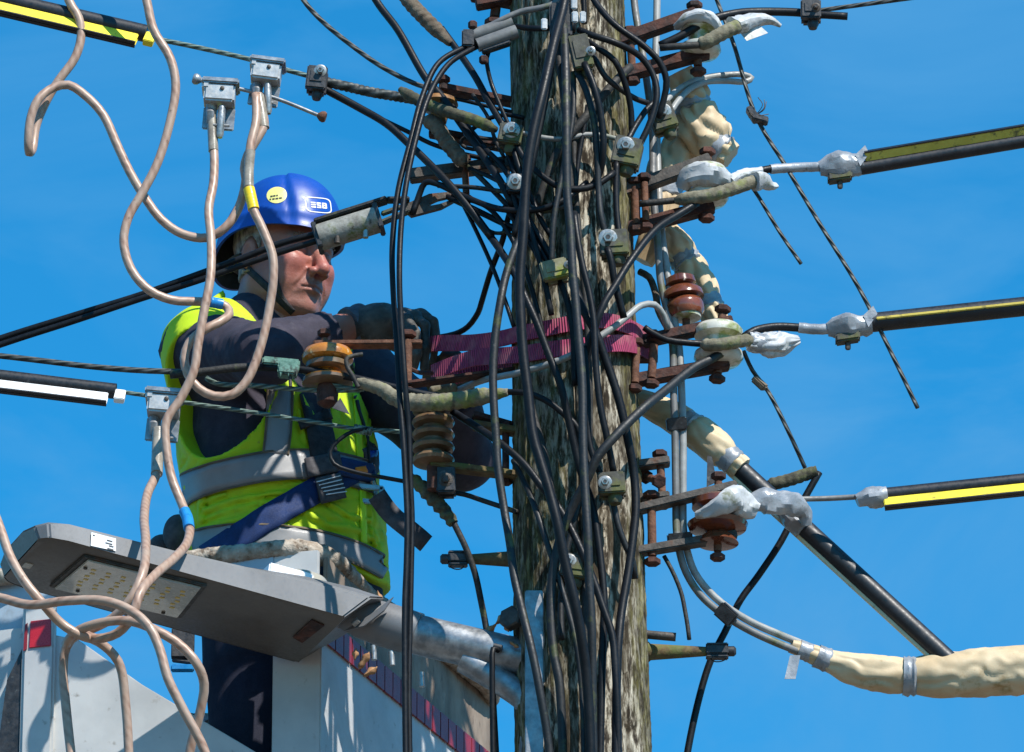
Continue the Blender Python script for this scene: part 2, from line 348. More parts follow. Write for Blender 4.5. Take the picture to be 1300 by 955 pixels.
# ------------------------------------------------------------------ mesh collecting
class MB:
    def __init__(self):
        self.v = []; self.f = []; self.uv = []
    def add(self, v, f, uv=None):
        o = len(self.v)
        self.v += [Vector(p) for p in v]
        self.f += [tuple(i+o for i in q) for q in f]
        self.uv += uv if uv else [None]*len(f)
        return self
    def tube(self, pts, r, n=12, lobes=0, depth=0.0, twist=0.0, ridge=0.0, pitch=0.02, flat=1.0, caps=True, rnd=0.0, step=None):
        """Sweep a round (or lobed, or ridged) section along points; r number or list or function of 0..1"""
        pts = [Vector(p) for p in pts]
        m = len(pts)
        T = [(pts[min(i+1, m-1)]-pts[max(i-1, 0)]).normalized() for i in range(m)]
        nrm = T[0].cross(Vector((0, 0, 1)))
        if nrm.length < 0.1: nrm = T[0].cross(Vector((1, 0, 0)))
        nrm.normalize()
        V = []; F = []; U = []
        s = 0.0
        ss = []
        for i in range(m):
            if i:
                s += (pts[i]-pts[i-1]).length
                nrm = (nrm - T[i]*nrm.dot(T[i])).normalized()
            ss.append(s)
            bn = T[i].cross(nrm)
            t = i/(m-1)
            rr = r(t) if callable(r) else (r[i] if isinstance(r, (list, tuple)) else r)
            for k in range(n):
                a = 2*math.pi*k/n
                q = rr
                if lobes: q *= 1 + depth*math.cos(lobes*a)
                if ridge: q *= 1 + ridge*(abs(math.sin(math.pi*s/pitch + a*0.5))-0.5) + ridge*0.3*math.sin(7*s/pitch+2*a)
                if rnd: q *= 1 + rng.uniform(-rnd, rnd)
                aa = a + twist*s
                V.append(pts[i] + nrm*(q*math.cos(aa)) + bn*(q*flat*math.sin(aa)))
        for i in range(m-1):
            for k in range(n):
                k2 = (k+1) % n
                F.append((i*n+k, i*n+k2, (i+1)*n+k2, (i+1)*n+k))
                U.append([(k/n, ss[i]), ((k+1)/n, ss[i]), ((k+1)/n, ss[i+1]), (k/n, ss[i+1])])
        if caps:
            F.append(tuple(range(n-1, -1, -1))); U.append(None)
            F.append(tuple((m-1)*n+k for k in range(n))); U.append(None)
        return self.add(V, F, U)
    def lathe(self, prof, base, axis, n=28, caps=True):
        ax = Vector(axis).normalized()
        x = ax.cross(Vector((0, 1, 0)))
        if x.length < 0.1: x = ax.cross(Vector((1, 0, 0)))
        x.normalize(); y = ax.cross(x)
        V = []; F = []
        for (r, h) in prof:
            for k in range(n):
                a = 2*math.pi*k/n
                V.append(Vector(base)+ax*h+x*(r*math.cos(a))+y*(r*math.sin(a)))
        for i in range(len(prof)-1):
            for k in range(n):
                k2 = (k+1) % n
                F.append((i*n+k, i*n+k2, (i+1)*n+k2, (i+1)*n+k))
        if caps:
            F.append(tuple(range(n-1, -1, -1)))
            F.append(tuple((len(prof)-1)*n+k for k in range(n)))
        return self.add(V, F)
    def box(self, c, X, Y, Z):
        """centre and three half-axis vectors"""
        c = Vector(c); V = []
        for sz in (-1, 1):
            for (sx, sy) in ((-1, -1), (1, -1), (1, 1), (-1, 1)):
                V.append(c+X*sx+Y*sy+Z*sz)
        return self.add(V, [(0, 3, 2, 1), (4, 5, 6, 7), (0, 1, 5, 4), (1, 2, 6, 5), (2, 3, 7, 6), (3, 0, 4, 7)])
    def bar(self, p, q, w, h, up=Vector((0, 0, 1))):
        p = Vector(p); q = Vector(q); X = (q-p)*0.5
        T = X.normalized(); Yv = up.cross(T).normalized(); Zv = T.cross(Yv)
        return self.box((p+q)*0.5, X, Yv*(w/2), Zv*(h/2))
    def prism(self, poly, off):
        """polygon of 3D points pushed along off"""
        n = len(poly); P = [Vector(p) for p in poly]
        V = P + [p+off for p in P]
        F = [tuple(range(n-1, -1, -1)), tuple(range(n, 2*n))] + [(k, (k+1) % n, n+(k+1) % n, n+k) for k in range(n)]
        return self.add(V, F)
    def ball(self, c, r, n=14, m=9, sq=(1, 1, 1)):
        V = []; F = []
        for i in range(m+1):
            th = math.pi*i/m
            for k in range(n):
                a = 2*math.pi*k/n
                V.append(Vector(c)+Vector((r*sq[0]*math.sin(th)*math.cos(a), r*sq[1]*math.sin(th)*math.sin(a), r*sq[2]*math.cos(th))))
        for i in range(m):
            for k in range(n):
                k2 = (k+1) % n
                F.append((i*n+k, (i+1)*n+k, (i+1)*n+k2, i*n+k2))
        return self.add(V, F)

def catmull(P, step=0.012):
    P = [Vector(p) for p in P]
    if len(P) == 2:
        n = max(2, int((P[1]-P[0]).length/step)+1)
        return [P[0].lerp(P[1], i/(n-1)) for i in range(n)]
    E = [P[0]*2-P[1]] + P + [P[-1]*2-P[-2]]
    out = []
    for i in range(1, len(E)-2):
        a, b_, c, d = E[i-1], E[i], E[i+1], E[i+2]
        t0 = 0; t1 = t0+max(1e-4, (b_-a).length**0.5); t2 = t1+max(1e-4, (c-b_).length**0.5); t3 = t2+max(1e-4, (d-c).length**0.5)
        k = max(2, int((c-b_).length/step))
        for j in range(k):
            t = t1+(t2-t1)*j/k
            A1 = a*((t1-t)/(t1-t0))+b_*((t-t0)/(t1-t0)); A2 = b_*((t2-t)/(t2-t1))+c*((t-t1)/(t2-t1)); A3 = c*((t3-t)/(t3-t2))+d*((t-t2)/(t3-t2))
            B1 = A1*((t2-t)/(t2-t0))+A2*((t-t0)/(t2-t0)); B2 = A2*((t3-t)/(t3-t1))+A3*((t-t1)/(t3-t1))
            out.append(B1*((t2-t)/(t2-t1))+B2*((t-t1)/(t2-t1)))
    out.append(P[-1])
    return out

def path(pts, step=0.012):
    return catmull([at(*p) for p in pts], step)

def wp(o):
    """world-space location of an unrotated object chain"""
    v = Vector((0, 0, 0))
    while o: v = v+o.location; o = o.parent
    return v

def build(name, mb, mat, parent=None, smooth=True, bevel=0.0, label=None, cat=None, group=None, kind=None, angle=40, solid=0.0):
    vs = mb.v
    if parent is None:
        lo = Vector((min(p.x for p in vs), min(p.y for p in vs), min(p.z for p in vs)))
        hi = Vector((max(p.x for p in vs), max(p.y for p in vs), max(p.z for p in vs)))
        org = Vector(((lo.x+hi.x)/2, (lo.y+hi.y)/2, lo.z)); loc = org
    else:
        org = wp(parent); loc = Vector((0, 0, 0))
    me = bpy.data.meshes.new(name)
    me.from_pydata([tuple(p-org) for p in vs], [], mb.f)
    if any(u for u in mb.uv):
        ul = me.uv_layers.new(name='UVMap')
        k = 0
        for q, u in zip(mb.f, mb.uv):
            for j in range(len(q)):
                ul.data[k].uv = u[j] if u else (0, 0)
                k += 1
    if bevel:
        bm = bmesh.new(); bm.from_mesh(me)
        bmesh.ops.remove_doubles(bm, verts=bm.verts, dist=1e-6)
        bmesh.ops.recalc_face_normals(bm, faces=bm.faces)
        es = [e for e in bm.edges if len(e.link_faces) == 2 and e.calc_face_angle(0) > math.radians(30)]
        bmesh.ops.bevel(bm, geom=es, offset=bevel, segments=2, affect='EDGES', clamp_overlap=True)
        bm.to_mesh(me); bm.free()
    me.materials.append(MT[mat] if isinstance(mat, str) else mat)
    if smooth:
        me.polygons.foreach_set('use_smooth', [True]*len(me.polygons))
        me.set_sharp_from_angle(angle=math.radians(angle))
    o = bpy.data.objects.new(name, me)
    COL.objects.link(o)
    o.location = loc
    if parent: o.parent = parent
    if solid:
        md = o.modifiers.new('thickness', 'SOLIDIFY'); md.thickness = solid; md.offset = 0
    if label: o['label'] = label
    if cat: o['category'] = cat
    if group: o['group'] = group
    if kind: o['kind'] = kind
    return o

def thing(name, loc, label, cat, group=None):
    o = bpy.data.objects.new(name, None)
    COL.objects.link(o)
    o.location = loc
    o['label'] = label; o['category'] = cat
    if group: o['group'] = group
    return o

def hexhead(mb, c, axis, r, h):
    return mb.lathe([(r*0.85, 0), (r, h*0.12), (r, h*0.85), (r*0.85, h)], c, axis, 6)

# a frame facing the viewer and turned by ang in the picture plane: X along, Z up, Y away
def face(ang):
    a = math.radians(ang)
    F = Vector((0, 1, 0)); R = RGT; U = Vector((0, 0, 1))
    return (R*math.cos(a)+U*math.sin(a), F, U*math.cos(a)-R*math.sin(a))

# ------------------------------------------------------------------ ground
g = MB()
g.add([(-3000, -3000, 0), (3000, -3000, 0), (3000, 3000, 0), (-3000, 3000, 0)], [(0, 1, 2, 3)])
build('ground', g, 'ground', kind='structure', smooth=False)

# ------------------------------------------------------------------ the pole
PT = at(720, 0, 0); PB = at(738.5, 865, 0)
def pole_c(z):
    t = (z-PB.z)/(PT.z-PB.z)
    return Vector((PB.x+(PT.x-PB.x)*t, 0, z))
def pole_r(z):
    t = (z-PB.z)/(PT.z-PB.z)
    return 0.1275 + (0.1115-0.1275)*t
def vnoise(h, w, rows, cols, seed):
    """tiling value noise, rows along height, cols around"""
    r = np.random.default_rng(seed); gmat = r.random((rows+1, cols))
    y = np.linspace(0, rows-1e-6, h); x = np.linspace(0, cols, w, endpoint=False)
    y0 = y.astype(int); x0 = x.astype(int) % cols; x1 = (x0+1) % cols
    fy = (y-y0)[:, None]; fx = (x-np.floor(x))[None, :]
    fy = fy*fy*(3-2*fy); fx = fx*fx*(3-2*fx)
    return (gmat[y0][:, x0]*(1-fy)*(1-fx)+gmat[y0+1][:, x0]*fy*(1-fx)+gmat[y0][:, x1]*(1-fy)*fx+gmat[y0+1][:, x1]*fy*fx)-0.5
NA, NZ = 240, 600
z0, z1 = at(735, 1250, 0).z, at(720, -620, 0).z
dsp = (0.0020*vnoise(NZ, NA, 8, 18, 1) + 0.0018*vnoise(NZ, NA, 50, 110, 2) + 0.0030*vnoise(NZ, NA, 200, 200, 3))
crk = np.abs(vnoise(NZ, NA, 9, 34, 4)); dsp -= 0.003*np.clip(0.012-crk, 0, 1)/0.012
for (k0, i0, i1, dp, sd) in ((182, 40, 330, .010, 1), (196, 150, 480, .012, 2), (170, 260, 500, .008, 3), (207, 10, 210, .010, 4), (150, 90, 380, .009, 5), (188, 330, 499, .009, 6), (214, 260, 440, .009, 7), (135, 200, 480, .008, 8)):
    r_ = np.random.default_rng(sd); k = float(k0)
    for i in range(i0, i1):                       # long drying cracks that wander with the grain
        k += r_.normal()*.16
        e = min(1, (i-i0)/40, (i1-i)/40)
        dsp[i, int(k) % NA] -= dp*e; dsp[i, (int(k)+1) % NA] -= dp*.5*e
pm = MB(); V = []; F = []
zs = [-0.5, z0*0.5] + list(np.linspace(z0, z1, NZ))
for i, z in enumerate(zs):
    c = pole_c(z); r = pole_r(z)
    for k in range(NA):
        a = 2*math.pi*k/NA
        q = r + (dsp[i-2, k] if i >= 2 else 0)
        V.append((c.x+q*math.cos(a), c.y+q*math.sin(a), z))
for i in range(len(zs)-1):
    for k in range(NA):
        k2 = (k+1) % NA
        F.append((i*NA+k, i*NA+k2, (i+1)*NA+k2, (i+1)*NA+k))
UVS = [[(k/NA, zs[i]), ((k+1)/NA, zs[i]), ((k+1)/NA, zs[i+1]), (k/NA, zs[i+1])] for i in range(len(zs)-1) for k in range(NA)]+[None]
F.append(tuple((len(zs)-1)*NA+k for k in range(NA)))
pm.add(V, F, UVS)
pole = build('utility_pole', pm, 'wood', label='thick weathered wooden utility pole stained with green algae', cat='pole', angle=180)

def skin_d(px, off=0.0):
    """depth of the pole's near face at that column, plus off towards the viewer"""
    x = (px-736)*S; r = 0.122
    return -math.sqrt(max(0, r*r-x*x)) - off
# ------------------------------------------------------------------ cables
def cable(name, label, pts, dpx, mat, n=12, group=None, cat='cable', **kw):
    """a run of cable: photo bearings with depths, thickness in photo pixels"""
    mb = MB().tube(path(pts), dpx*0.5*S, n, **kw)
    return build(name, mb, mat, label=label, cat=cat, group=group, angle=180 if not kw.get('ridge') else 70)

def wrap(parent, name, pts, dpx, mat, ridge=0.0, pitch=0.008, rnd=0.0, r=None):
    P = path(pts, 0.003)
    return build(name, MB().tube(P, (lambda t: dpx*0.5*S*r(t)) if r else dpx*0.5*S, 16, ridge=ridge, pitch=pitch, rnd=rnd), mat, parent, angle=80)

def crumple(parent, name, pts, rpx, mat, amt=.16, seed=1):
    """crumpled tape: a creased, uneven skin round a path; rpx = radii in photo pixels along it"""
    P = path(pts, .0055); m = len(P); n = 20
    r1 = vnoise(m, n, max(2, m//5), 6, seed); r2 = vnoise(m, n, max(3, m//2), 11, seed+1)
    T = [(P[min(i+1, m-1)]-P[max(i-1, 0)]).normalized() for i in range(m)]
    nr = T[0].cross(Vector((0, 1, 0)))
    nr = nr.normalized() if nr.length > .1 else Vector((1, 0, 0))
    V = []; F = []
    for i in range(m):
        nr = (nr-T[i]*nr.dot(T[i])).normalized(); bn = T[i].cross(nr); t_ = i/(m-1)
        k = t_*(len(rpx)-1); k0 = min(int(k), len(rpx)-2); r = (rpx[k0]+(rpx[k0+1]-rpx[k0])*(k-k0))*S
        for j in range(n):
            a = 2*math.pi*j/n
            q = r*(1+amt*2.2*r1[i, j]+amt*1.2*r2[i, j]+amt*.45*abs(math.sin(2*a+t_*14+seed)))
            V.append(P[i]+nr*(q*math.cos(a))+bn*(q*math.sin(a)))
    for i in range(m-1):
        for j in range(n):
            j2 = (j+1) % n
            F.append((i*n+j, i*n+j2, (i+1)*n+j2, (i+1)*n+j))
    F.append(tuple(range(n-1, -1, -1))); F.append(tuple((m-1)*n+j for j in range(n)))
    return build(name, MB().add(V, F), mat, parent, angle=24)

def tie(parent, p, q, dpx, wpx, mat='conn_black', name='cable_tie'):
    """a short band across cables between two bearings, thickness wpx"""
    a = at(*p); b_ = at(*q)
    return build(name, MB().bar(a, b_, 0.022, wpx*S, UPV), mat, parent, bevel=0.003)

GC = 'black service cables on the pole'
CB = [
 # label, points, thickness, material
 ('thick black cable running full height in front of the pole, bowing left to the edge', [(742,-600,-.13),(740,-300,-.15),(735,-120,-.17),(717,0,-.20),(703,56,-.25),(690,113,-.29),(677,167,-.30),(669,218,-.30),(664,300,-.30),(660,355,-.30),(661,400,-.30),(664,447,-.30),(670,496,-.30),(677,555,-.30),(685,583,-.30),(697,623,-.30),(708,666,-.30),(717,712,-.29),(729,761,-.28),(739,816,-.26),(745,864,-.24),(750,960,-.22),(752,1150,-.2)], 12.5, 'cable'),
 ('straight black cable down the middle of the pole, widest of the central bundle', [(712,20,-.17),(716,40,-.20),(718,85,-.24),(719,154,-.26),(720,245,-.26),(724,291,-.26),(727,345,-.26),(731,385,-.26),(735,434,-.26),(739,486,-.26),(740,555,-.26),(741,588,-.26),(743,627,-.26),(746,676,-.26),(748,738,-.25),(751,796,-.24),(752,865,-.22),(753,960,-.2),(754,1150,-.19)], 11, 'cable_moss'),
 ('black cable from the upper grey connector curving to the bolted clamp right of centre', [(733,92,-.20),(744,115,-.21),(754,154,-.21),(758,192,-.20),(760,245,-.19),(763,275,-.19),(769,300,-.18)], 8.5, 'cable_moss'),
 ('black cable from the upper grey connector ending in a hook behind the pole cables', [(742,80,-.22),(754,110,-.23),(764,154,-.22),(766,190,-.21),(762,218,-.19),(752,235,-.17),(738,240,-.16)], 8.5, 'cable'),
 ('short black cable dropping from the bolted clamp to a cut end at the strap', [(771,315,-.19),(775,328,-.19),(781,362,-.18),(787,385,-.17),(792,404,-.16)], 9, 'cable'),
 ('black cable between the two mossy clamps near the right edge of the pole', [(783,205,-.17),(782,240,-.17),(783,270,-.17),(786,300,-.17)], 8, 'cable'),
 ('black cable sweeping from the middle right insulator down left into the bundle', [(885,258,-.08),(862,272,-.10),(833,291,-.14),(800,332,-.19),(780,364,-.21),(767,385,-.22),(757,410,-.22),(748,440,-.20),(742,480,-.18),(738,540,-.16)], 9.5, 'cable'),
 ('black cable slipping out right of the central bundle to the lower bolted clamp', [(729,270,-.21),(732,295,-.22),(739,335,-.225),(748,372,-.225),(754,409,-.225),(756,457,-.225),(762,515,-.22),(771,558,-.21),(779,600,-.19)], 8.5, 'cable'),
 ('short black tail below the lower bolted clamp', [(777,630,-.17),(785,668,-.165),(795,695,-.155),(803,712,-.145),(806,735,-.13)], 8, 'cable_moss'),
 ('stout black cable bending along the right side of the pole', [(728,360,-.18),(740,392,-.20),(756,422,-.20),(769,457,-.19),(785,505,-.18),(795,548,-.17),(805,604,-.15),(807,648,-.15),(802,695,-.155),(797,730,-.16),(789,777,-.17),(785,816,-.18),(783,865,-.18),(782,960,-.18),(781,1150,-.18)], 11, 'cable'),
 ('black cable slanting from the third right insulator across the pole to lower left', [(922,444,-.06),(905,455,-.07),(884,465,-.09),(847,494,-.15),(814,521,-.21),(779,556,-.235),(758,581,-.235),(747,605,-.225),(724,650,-.20),(710,687,-.19),(704,715,-.185),(700,748,-.18),(700,796,-.18),(704,835,-.18),(710,866,-.18),(715,960,-.17),(720,1150,-.17)], 11.5, 'cable_moss'),
 ('ribbed flat twin cable slanting from the brown insulator to the pole foot', [(560,512,-.03),(580,526,-.06),(602,540,-.10),(638,565,-.15),(666,590,-.17),(687,617,-.18),(704,637,-.18),(722,666,-.185),(739,701,-.19),(754,738,-.19),(766,773,-.19),(777,806,-.19),(782,864,-.19),(785,960,-.18),(786,1150,-.18)], 9.5, 'cable'),
 ('thin black cable leaving the pole at upper left and ending at the magenta strap', [(655,250,-.14),(646,274,-.13),(638,305,-.10),(623,345,-.04),(611,385,.03),(607,397,.06),(594,415,.10),(578,424,.13),(560,428,.15)], 7.5, 'cable'),
 ('black cable hanging clear of the left edge of the pole past the strap', [(668,285,-.16),(654,316,-.18),(642,351,-.19),(635,385,-.20),(629,425,-.20),(626,470,-.20),(627,515,-.20),(630,555,-.20),(632,592,-.20),(639,640,-.20),(647,688,-.21),(653,733,-.22),(664,780,-.23),(675,825,-.24),(684,870,-.24),(698,960,-.22),(706,1150,-.19)], 10.5, 'cable_moss'),
 ('black cable looped from the anchor clamp eye across the pole at mid height', [(524,272,-.06),(530,254,-.06),(540,232,-.07),(553,233,-.08),(588,249,-.11),(638,266,-.16),(685,266,-.185),(712,256,-.19),(728,246,-.18),(745,232,-.165)], 8, 'cable'),
 ('black cable running under the looped one from the anchor clamp', [(568,250,-.05),(598,264,-.09),(646,287,-.14),(668,296,-.15),(690,318,-.165),(706,338,-.17)], 8, 'cable'),
 ('scuffed black cable slanting behind the front cable down to the strap and lower bundle', [(590,258,-.04),(602,274,-.08),(631,312,-.14),(654,349,-.19),(668,380,-.205),(681,409,-.21),(695,446,-.21),(712,490,-.21),(720,525,-.20),(728,560,-.19),(737,598,-.18),(745,620,-.17),(751,637,-.165),(758,676,-.165),(764,725,-.165),(767,765,-.165),(766,804,-.165),(764,866,-.165),(762,960,-.165),(762,1150,-.165)], 9.5, 'cable'),
 ('upper of two black cables entering the lime-stained connector', [(644,190,-.12),(655,226,-.15),(671,277,-.17),(688,306,-.175),(704,333,-.18)], 8, 'cable'),
 ('lower of two black cables entering the lime-stained connector', [(650,240,-.16),(658,268,-.165),(669,290,-.17),(683,312,-.17),(697,336,-.175)], 7.5, 'cable'),
 ('black cable leaving the lime-stained connector down behind the bundle', [(710,356,-.175),(717,372,-.175),(724,400,-.175),(728,430,-.17),(730,490,-.16)], 8.5, 'cable'),
 ('outermost black cable arching from the pole top to the mossy connector at right', [(722,-600,-.13),(726,-200,-.13),(740,-30,-.14),(754,0,-.15),(780,31,-.17),(818,59,-.16),(838,80,-.15),(846,103,-.14),(843,125,-.13),(836,150,-.12)], 8.5, 'cable'),
 ('black cable arching inside it from the top block to the front bolted clamp', [(735,38,-.19),(755,46,-.21),(780,54,-.21),(813,72,-.18),(829,95,-.17),(834,121,-.17),(826,154,-.17),(813,182,-.17),(803,200,-.17)], 8.5, 'cable'),
 ('black cable arching tightly from the top block to behind the front bolted clamp', [(745,52,-.17),(757,60,-.19),(780,77,-.19),(794,108,-.17),(801,140,-.15),(802,170,-.14)], 8, 'cable'),
 ('weathered black cable drooping from the top block to the right of the pole', [(748,64,-.16),(757,78,-.175),(769,98,-.17),(790,115,-.15),(808,126,-.13),(825,132,-.11)], 7.5, 'cable_moss'),
 ('black cable slanting down left behind the bundle at the top of the pole', [(800,85,-.09),(777,108,-.13),(739,154,-.155),(710,190,-.155),(692,232,-.15),(682,262,-.145)], 11, 'cable_rough'),
 ('short black cable joining the two mossy connectors at right', [(833,128,-.12),(821,139,-.13),(808,158,-.14),(796,180,-.155)], 8, 'cable'),
 ('thin vertical black cable just right of the middle below the top connector', [(746,134,-.15),(743,155,-.15),(736,192,-.15),(731,236,-.15),(730,280,-.15)], 6.5, 'cable'),
 ('black cable drooping from the white bolted block under the central bundle', [(648,172,-.14),(656,186,-.15),(667,203,-.16),(685,221,-.175),(715,239,-.185),(745,239,-.185),(764,231,-.18),(780,219,-.175)], 8.5, 'cable'),
 ('black cable dropping left of the pole from the brown binding to the white block', [(560,36,-.02),(577,59,-.03),(603,97,-.07),(620,128,-.10),(640,162,-.13)], 9, 'cable'),
 ('thick black cable crossing from top left behind the twin cables to the pole', [(250,-620,.2),(350,-290,.1),(440,-75,.03),(477,0,.02),(505,38,.0),(541,100,-.03),(560,122,-.04),(585,157,-.07),(612,196,-.11),(636,232,-.15),(652,262,-.155)], 10, 'cable'),
 ('thin black cable curving from the top edge to the brown insulator cap', [(60,-620,.3),(220,-290,.15),(352,-62,.06),(385,0,.04),(408,26,.04),(444,56,.03),(485,85,.02),(531,108,.0),(560,116,.0)], 6.5, 'strand'),
 ('black tail from the line clamp curving down right past the helmet to the pole', [(398,106,.0),(415,115,.0),(454,136,-.01),(490,157,-.03),(518,182,-.05),(544,207,-.07),(572,236,-.10),(600,270,-.12),(624,302,-.13)], 10, 'cable'),
 ('thin black tail above it joining the rusty upper bracket', [(468,143,.0),(490,154,.0),(521,169,-.01),(546,182,-.02),(590,196,-.03),(640,206,-.04)], 6, 'cable'),
 ('black tail from the grey binding running down right to the pole', [(588,205,-.04),(606,222,-.07),(623,239,-.10),(645,262,-.135),(662,282,-.15),(684,310,-.155)], 7, 'cable_rough'),
 ('short black cable between the top clamp and the block on the pole', [(655,34,-.13),(672,36,-.15),(692,36,-.17),(704,34,-.17)], 8, 'cable'),
 ('black cable rising from the top block out of the picture', [(726,40,-.15),(727,10,-.15),(728,-40,-.14),(730,-140,-.14),(732,-600,-.13)], 10, 'cable'),
 ('second black cable rising from the top block, slimmer', [(742,30,-.14),(741,0,-.14),(742,-60,-.135),(744,-140,-.13),(745,-600,-.125)], 7, 'cable'),
 ('black cable from the long mossy binding curving down onto the pole front', [(636,498,-.14),(655,498,-.155),(673,500,-.165),(697,511,-.175),(716,526,-.18),(733,543,-.18),(739,570,-.17)], 8, 'cable'),
 ('black cable from the lower left box to the pole, thin', [(572,625,-.02),(590,628,-.02),(611,635,-.03),(635,643,-.04),(656,650,-.06)], 6.5, 'cable_rough'),
 ('black cable hanging between the step pegs at lower right', [(1040,600,.12),(1024,628,.12),(1006,660,.12),(990,690,.12),(962,732,.12),(940,762,.12),(920,803,.12),(905,832,.12),(893,866,.12),(872,960,.12),(850,1150,.12)], 9, 'cable'),
 ('left of the twin black cables looping in front of the lineman', [(604,54,-.12),(590,60,-.14),(557,80,-.18),(536,123,-.22),(521,180,-.25),(505,245,-.27),(498,315,-.28),(499,367,-.285),(504,440,-.29),(507,497,-.295),(512,561,-.30),(515,612,-.30),(517,660,-.30),(516,717,-.30),(514,768,-.30),(514,866,-.30),(515,960,-.3),(520,1150,-.3)], 7.4, 'cable'),
 ('right of the twin black cables looping in front of the lineman', [(608,58,-.13),(596,64,-.15),(569,82,-.19),(544,123,-.235),(527,180,-.265),(515,238,-.285),(509,290,-.295),(507,354,-.31),(509,405,-.31),(514,484,-.31),(519,548,-.295),(521,612,-.29),(523,660,-.285),(522,717,-.285),(521,768,-.285),(519,866,-.285),(520,960,-.285),(524,1150,-.285)], 7.4, 'cable'),
 ('upper strand of the paired black service cable passing the face to the left edge', [(-420,575,.1),(0,430,.05),(96,400,.03),(180,374,.01),(250,349,-.01),(310,327,-.02),(360,308,-.03),(415,294,-.04)], 8.5, 'cable'),
 ('lower strand of the paired black service cable passing the face to the left edge', [(-420,586,.09),(0,438,.04),(96,407,.02),(180,379,.0),(250,357,-.02),(310,336,-.03),(360,319,-.04),(412,303,-.05)], 8, 'cable'),
 ('thin black tail behind the mossy binding reaching the rusty upper arm', [(566,124,-.0),(585,127,-.0),(610,133,-.01),(640,140,-.01),(668,146,-.02)], 5, 'cable'),
 ('small black loop under the lower rusty arm at upper left', [(640,186,-.05),(610,190,-.05),(592,188,-.05),(585,182,-.05),(588,176,-.05),(600,175,-.05),(640,178,-.05)], 5, 'cable_rough'),
 ('thin black cable crossing up right between the rusty upper arms', [(590,172,-.06),(605,160,-.06),(622,150,-.07),(645,146,-.08),(665,150,-.09)], 6, 'cable'),
 ('slimmest of three black cables running to the lime-stained connector', [(640,262,-.14),(660,290,-.155),(676,314,-.165),(690,340,-.17)], 6.5, 'cable'),
 ('dark cable tucked straight behind the central bundle', [(728,150,-.14),(730,230,-.15),(736,310,-.16),(744,390,-.165),(748,470,-.165),(748,560,-.165),(744,640,-.16),(742,720,-.16),(744,800,-.16),(746,866,-.16),(746,1150,-.16)], 8, 'cable_rough'),
 ('black cable bowing right of the bundle above the lower clamp', [(742,440,-.20),(746,500,-.20),(748,560,-.195),(757,590,-.19),(768,612,-.175)], 8, 'cable'),
 ('dark mossy cable leaning left low on the pole behind the slanting one', [(745,600,-.16),(735,640,-.16),(724,680,-.155),(716,720,-.15),(712,770,-.15),(713,812,-.15)], 8, 'cable_moss'),
 ('black cable rising along the pole top left of the bundle', [(706,-600,-.12),(703,-60,-.13),(704,0,-.145),(708,60,-.155),(716,130,-.16),(722,190,-.16),(726,260,-.155)], 8.5, 'cable_rough'),
 ('black cable falling from the white block behind the front cable', [(652,190,-.15),(662,222,-.155),(674,250,-.16),(690,285,-.165),(700,300,-.16)], 7, 'cable'),
 ('thin black cable dipping left of the pole to the nut block', [(596,214,-.06),(616,222,-.09),(636,232,-.13),(650,240,-.15)], 6, 'cable'),
 ('black cable running from the nut block into the centre of the bundle', [(656,246,-.165),(672,262,-.175),(692,268,-.18),(714,262,-.18),(726,250,-.175)], 7, 'cable_moss'),
 ('dark cable bowed along the left flank of the pole below the strap', [(668,470,-.12),(676,520,-.13),(690,570,-.14),(700,620,-.145),(704,660,-.145)], 8, 'cable_rough'),
 ('thin black cable from the anchor link slipping under the front cable to the strap', [(575,248,-.06),(620,264,-.12),(648,300,-.15),(668,345,-.165),(684,400,-.16),(694,450,-.155)], 6.5, 'cable'),
 ('thin black cable strung level from the anchor link to the nut block', [(556,236,-.07),(600,238,-.10),(636,243,-.14),(668,248,-.16)], 6, 'cable_rough'),
 ('black cable dropping from the mossy binding end past the nut block', [(612,186,-.10),(638,212,-.14),(660,250,-.165),(676,300,-.18),(690,350,-.18),(700,400,-.17)], 7.5, 'cable'),
 ('black cable leaning left from the top block across the wide front cable', [(704,50,-.19),(698,100,-.20),(688,150,-.20),(676,205,-.20),(664,255,-.19),(652,300,-.18)], 8, 'cable'),
 ('black cable winding down from the wedge connector to the lime-stained one', [(728,92,-.19),(727,150,-.20),(714,220,-.20),(703,280,-.20),(700,335,-.19)], 7.5, 'cable_moss'),
 ('black cable emerging low at the left edge of the pole and crossing to its middle', [(652,585,-.06),(676,636,-.15),(698,700,-.175),(720,770,-.18),(734,830,-.18),(740,900,-.18),(742,1150,-.18)], 7.5, 'cable_moss'),
 ('fine black wire rising from the nut block towards the brown cap', [(652,232,-.15),(630,204,-.11),(604,172,-.07),(584,146,-.04),(570,128,-.02)], 5, 'cable'),
 ('fine black wire looping below the looped cable left of the pole', [(588,254,-.08),(606,280,-.10),(628,296,-.12),(648,292,-.14),(662,276,-.155)], 5, 'cable_rough'),
 ('fine black wire crossing from the anchor link down to the strap', [(584,252,-.06),(604,292,-.08),(624,336,-.10),(640,378,-.12),(652,414,-.13)], 5.5, 'cable'),
 ('fine black wire fanning from the white block up to the top clamp', [(648,164,-.14),(634,132,-.12),(622,100,-.11),(618,74,-.12),(624,58,-.135)], 5.5, 'cable'),
 ('fine black wire between the two rusty upper left arms', [(600,120,-.03),(620,150,-.05),(628,176,-.06),(640,200,-.08)], 5, 'cable_rough'),
]
for lab, pts, dpx, mt in CB:
    cable('cable', lab, pts, dpx, mt)

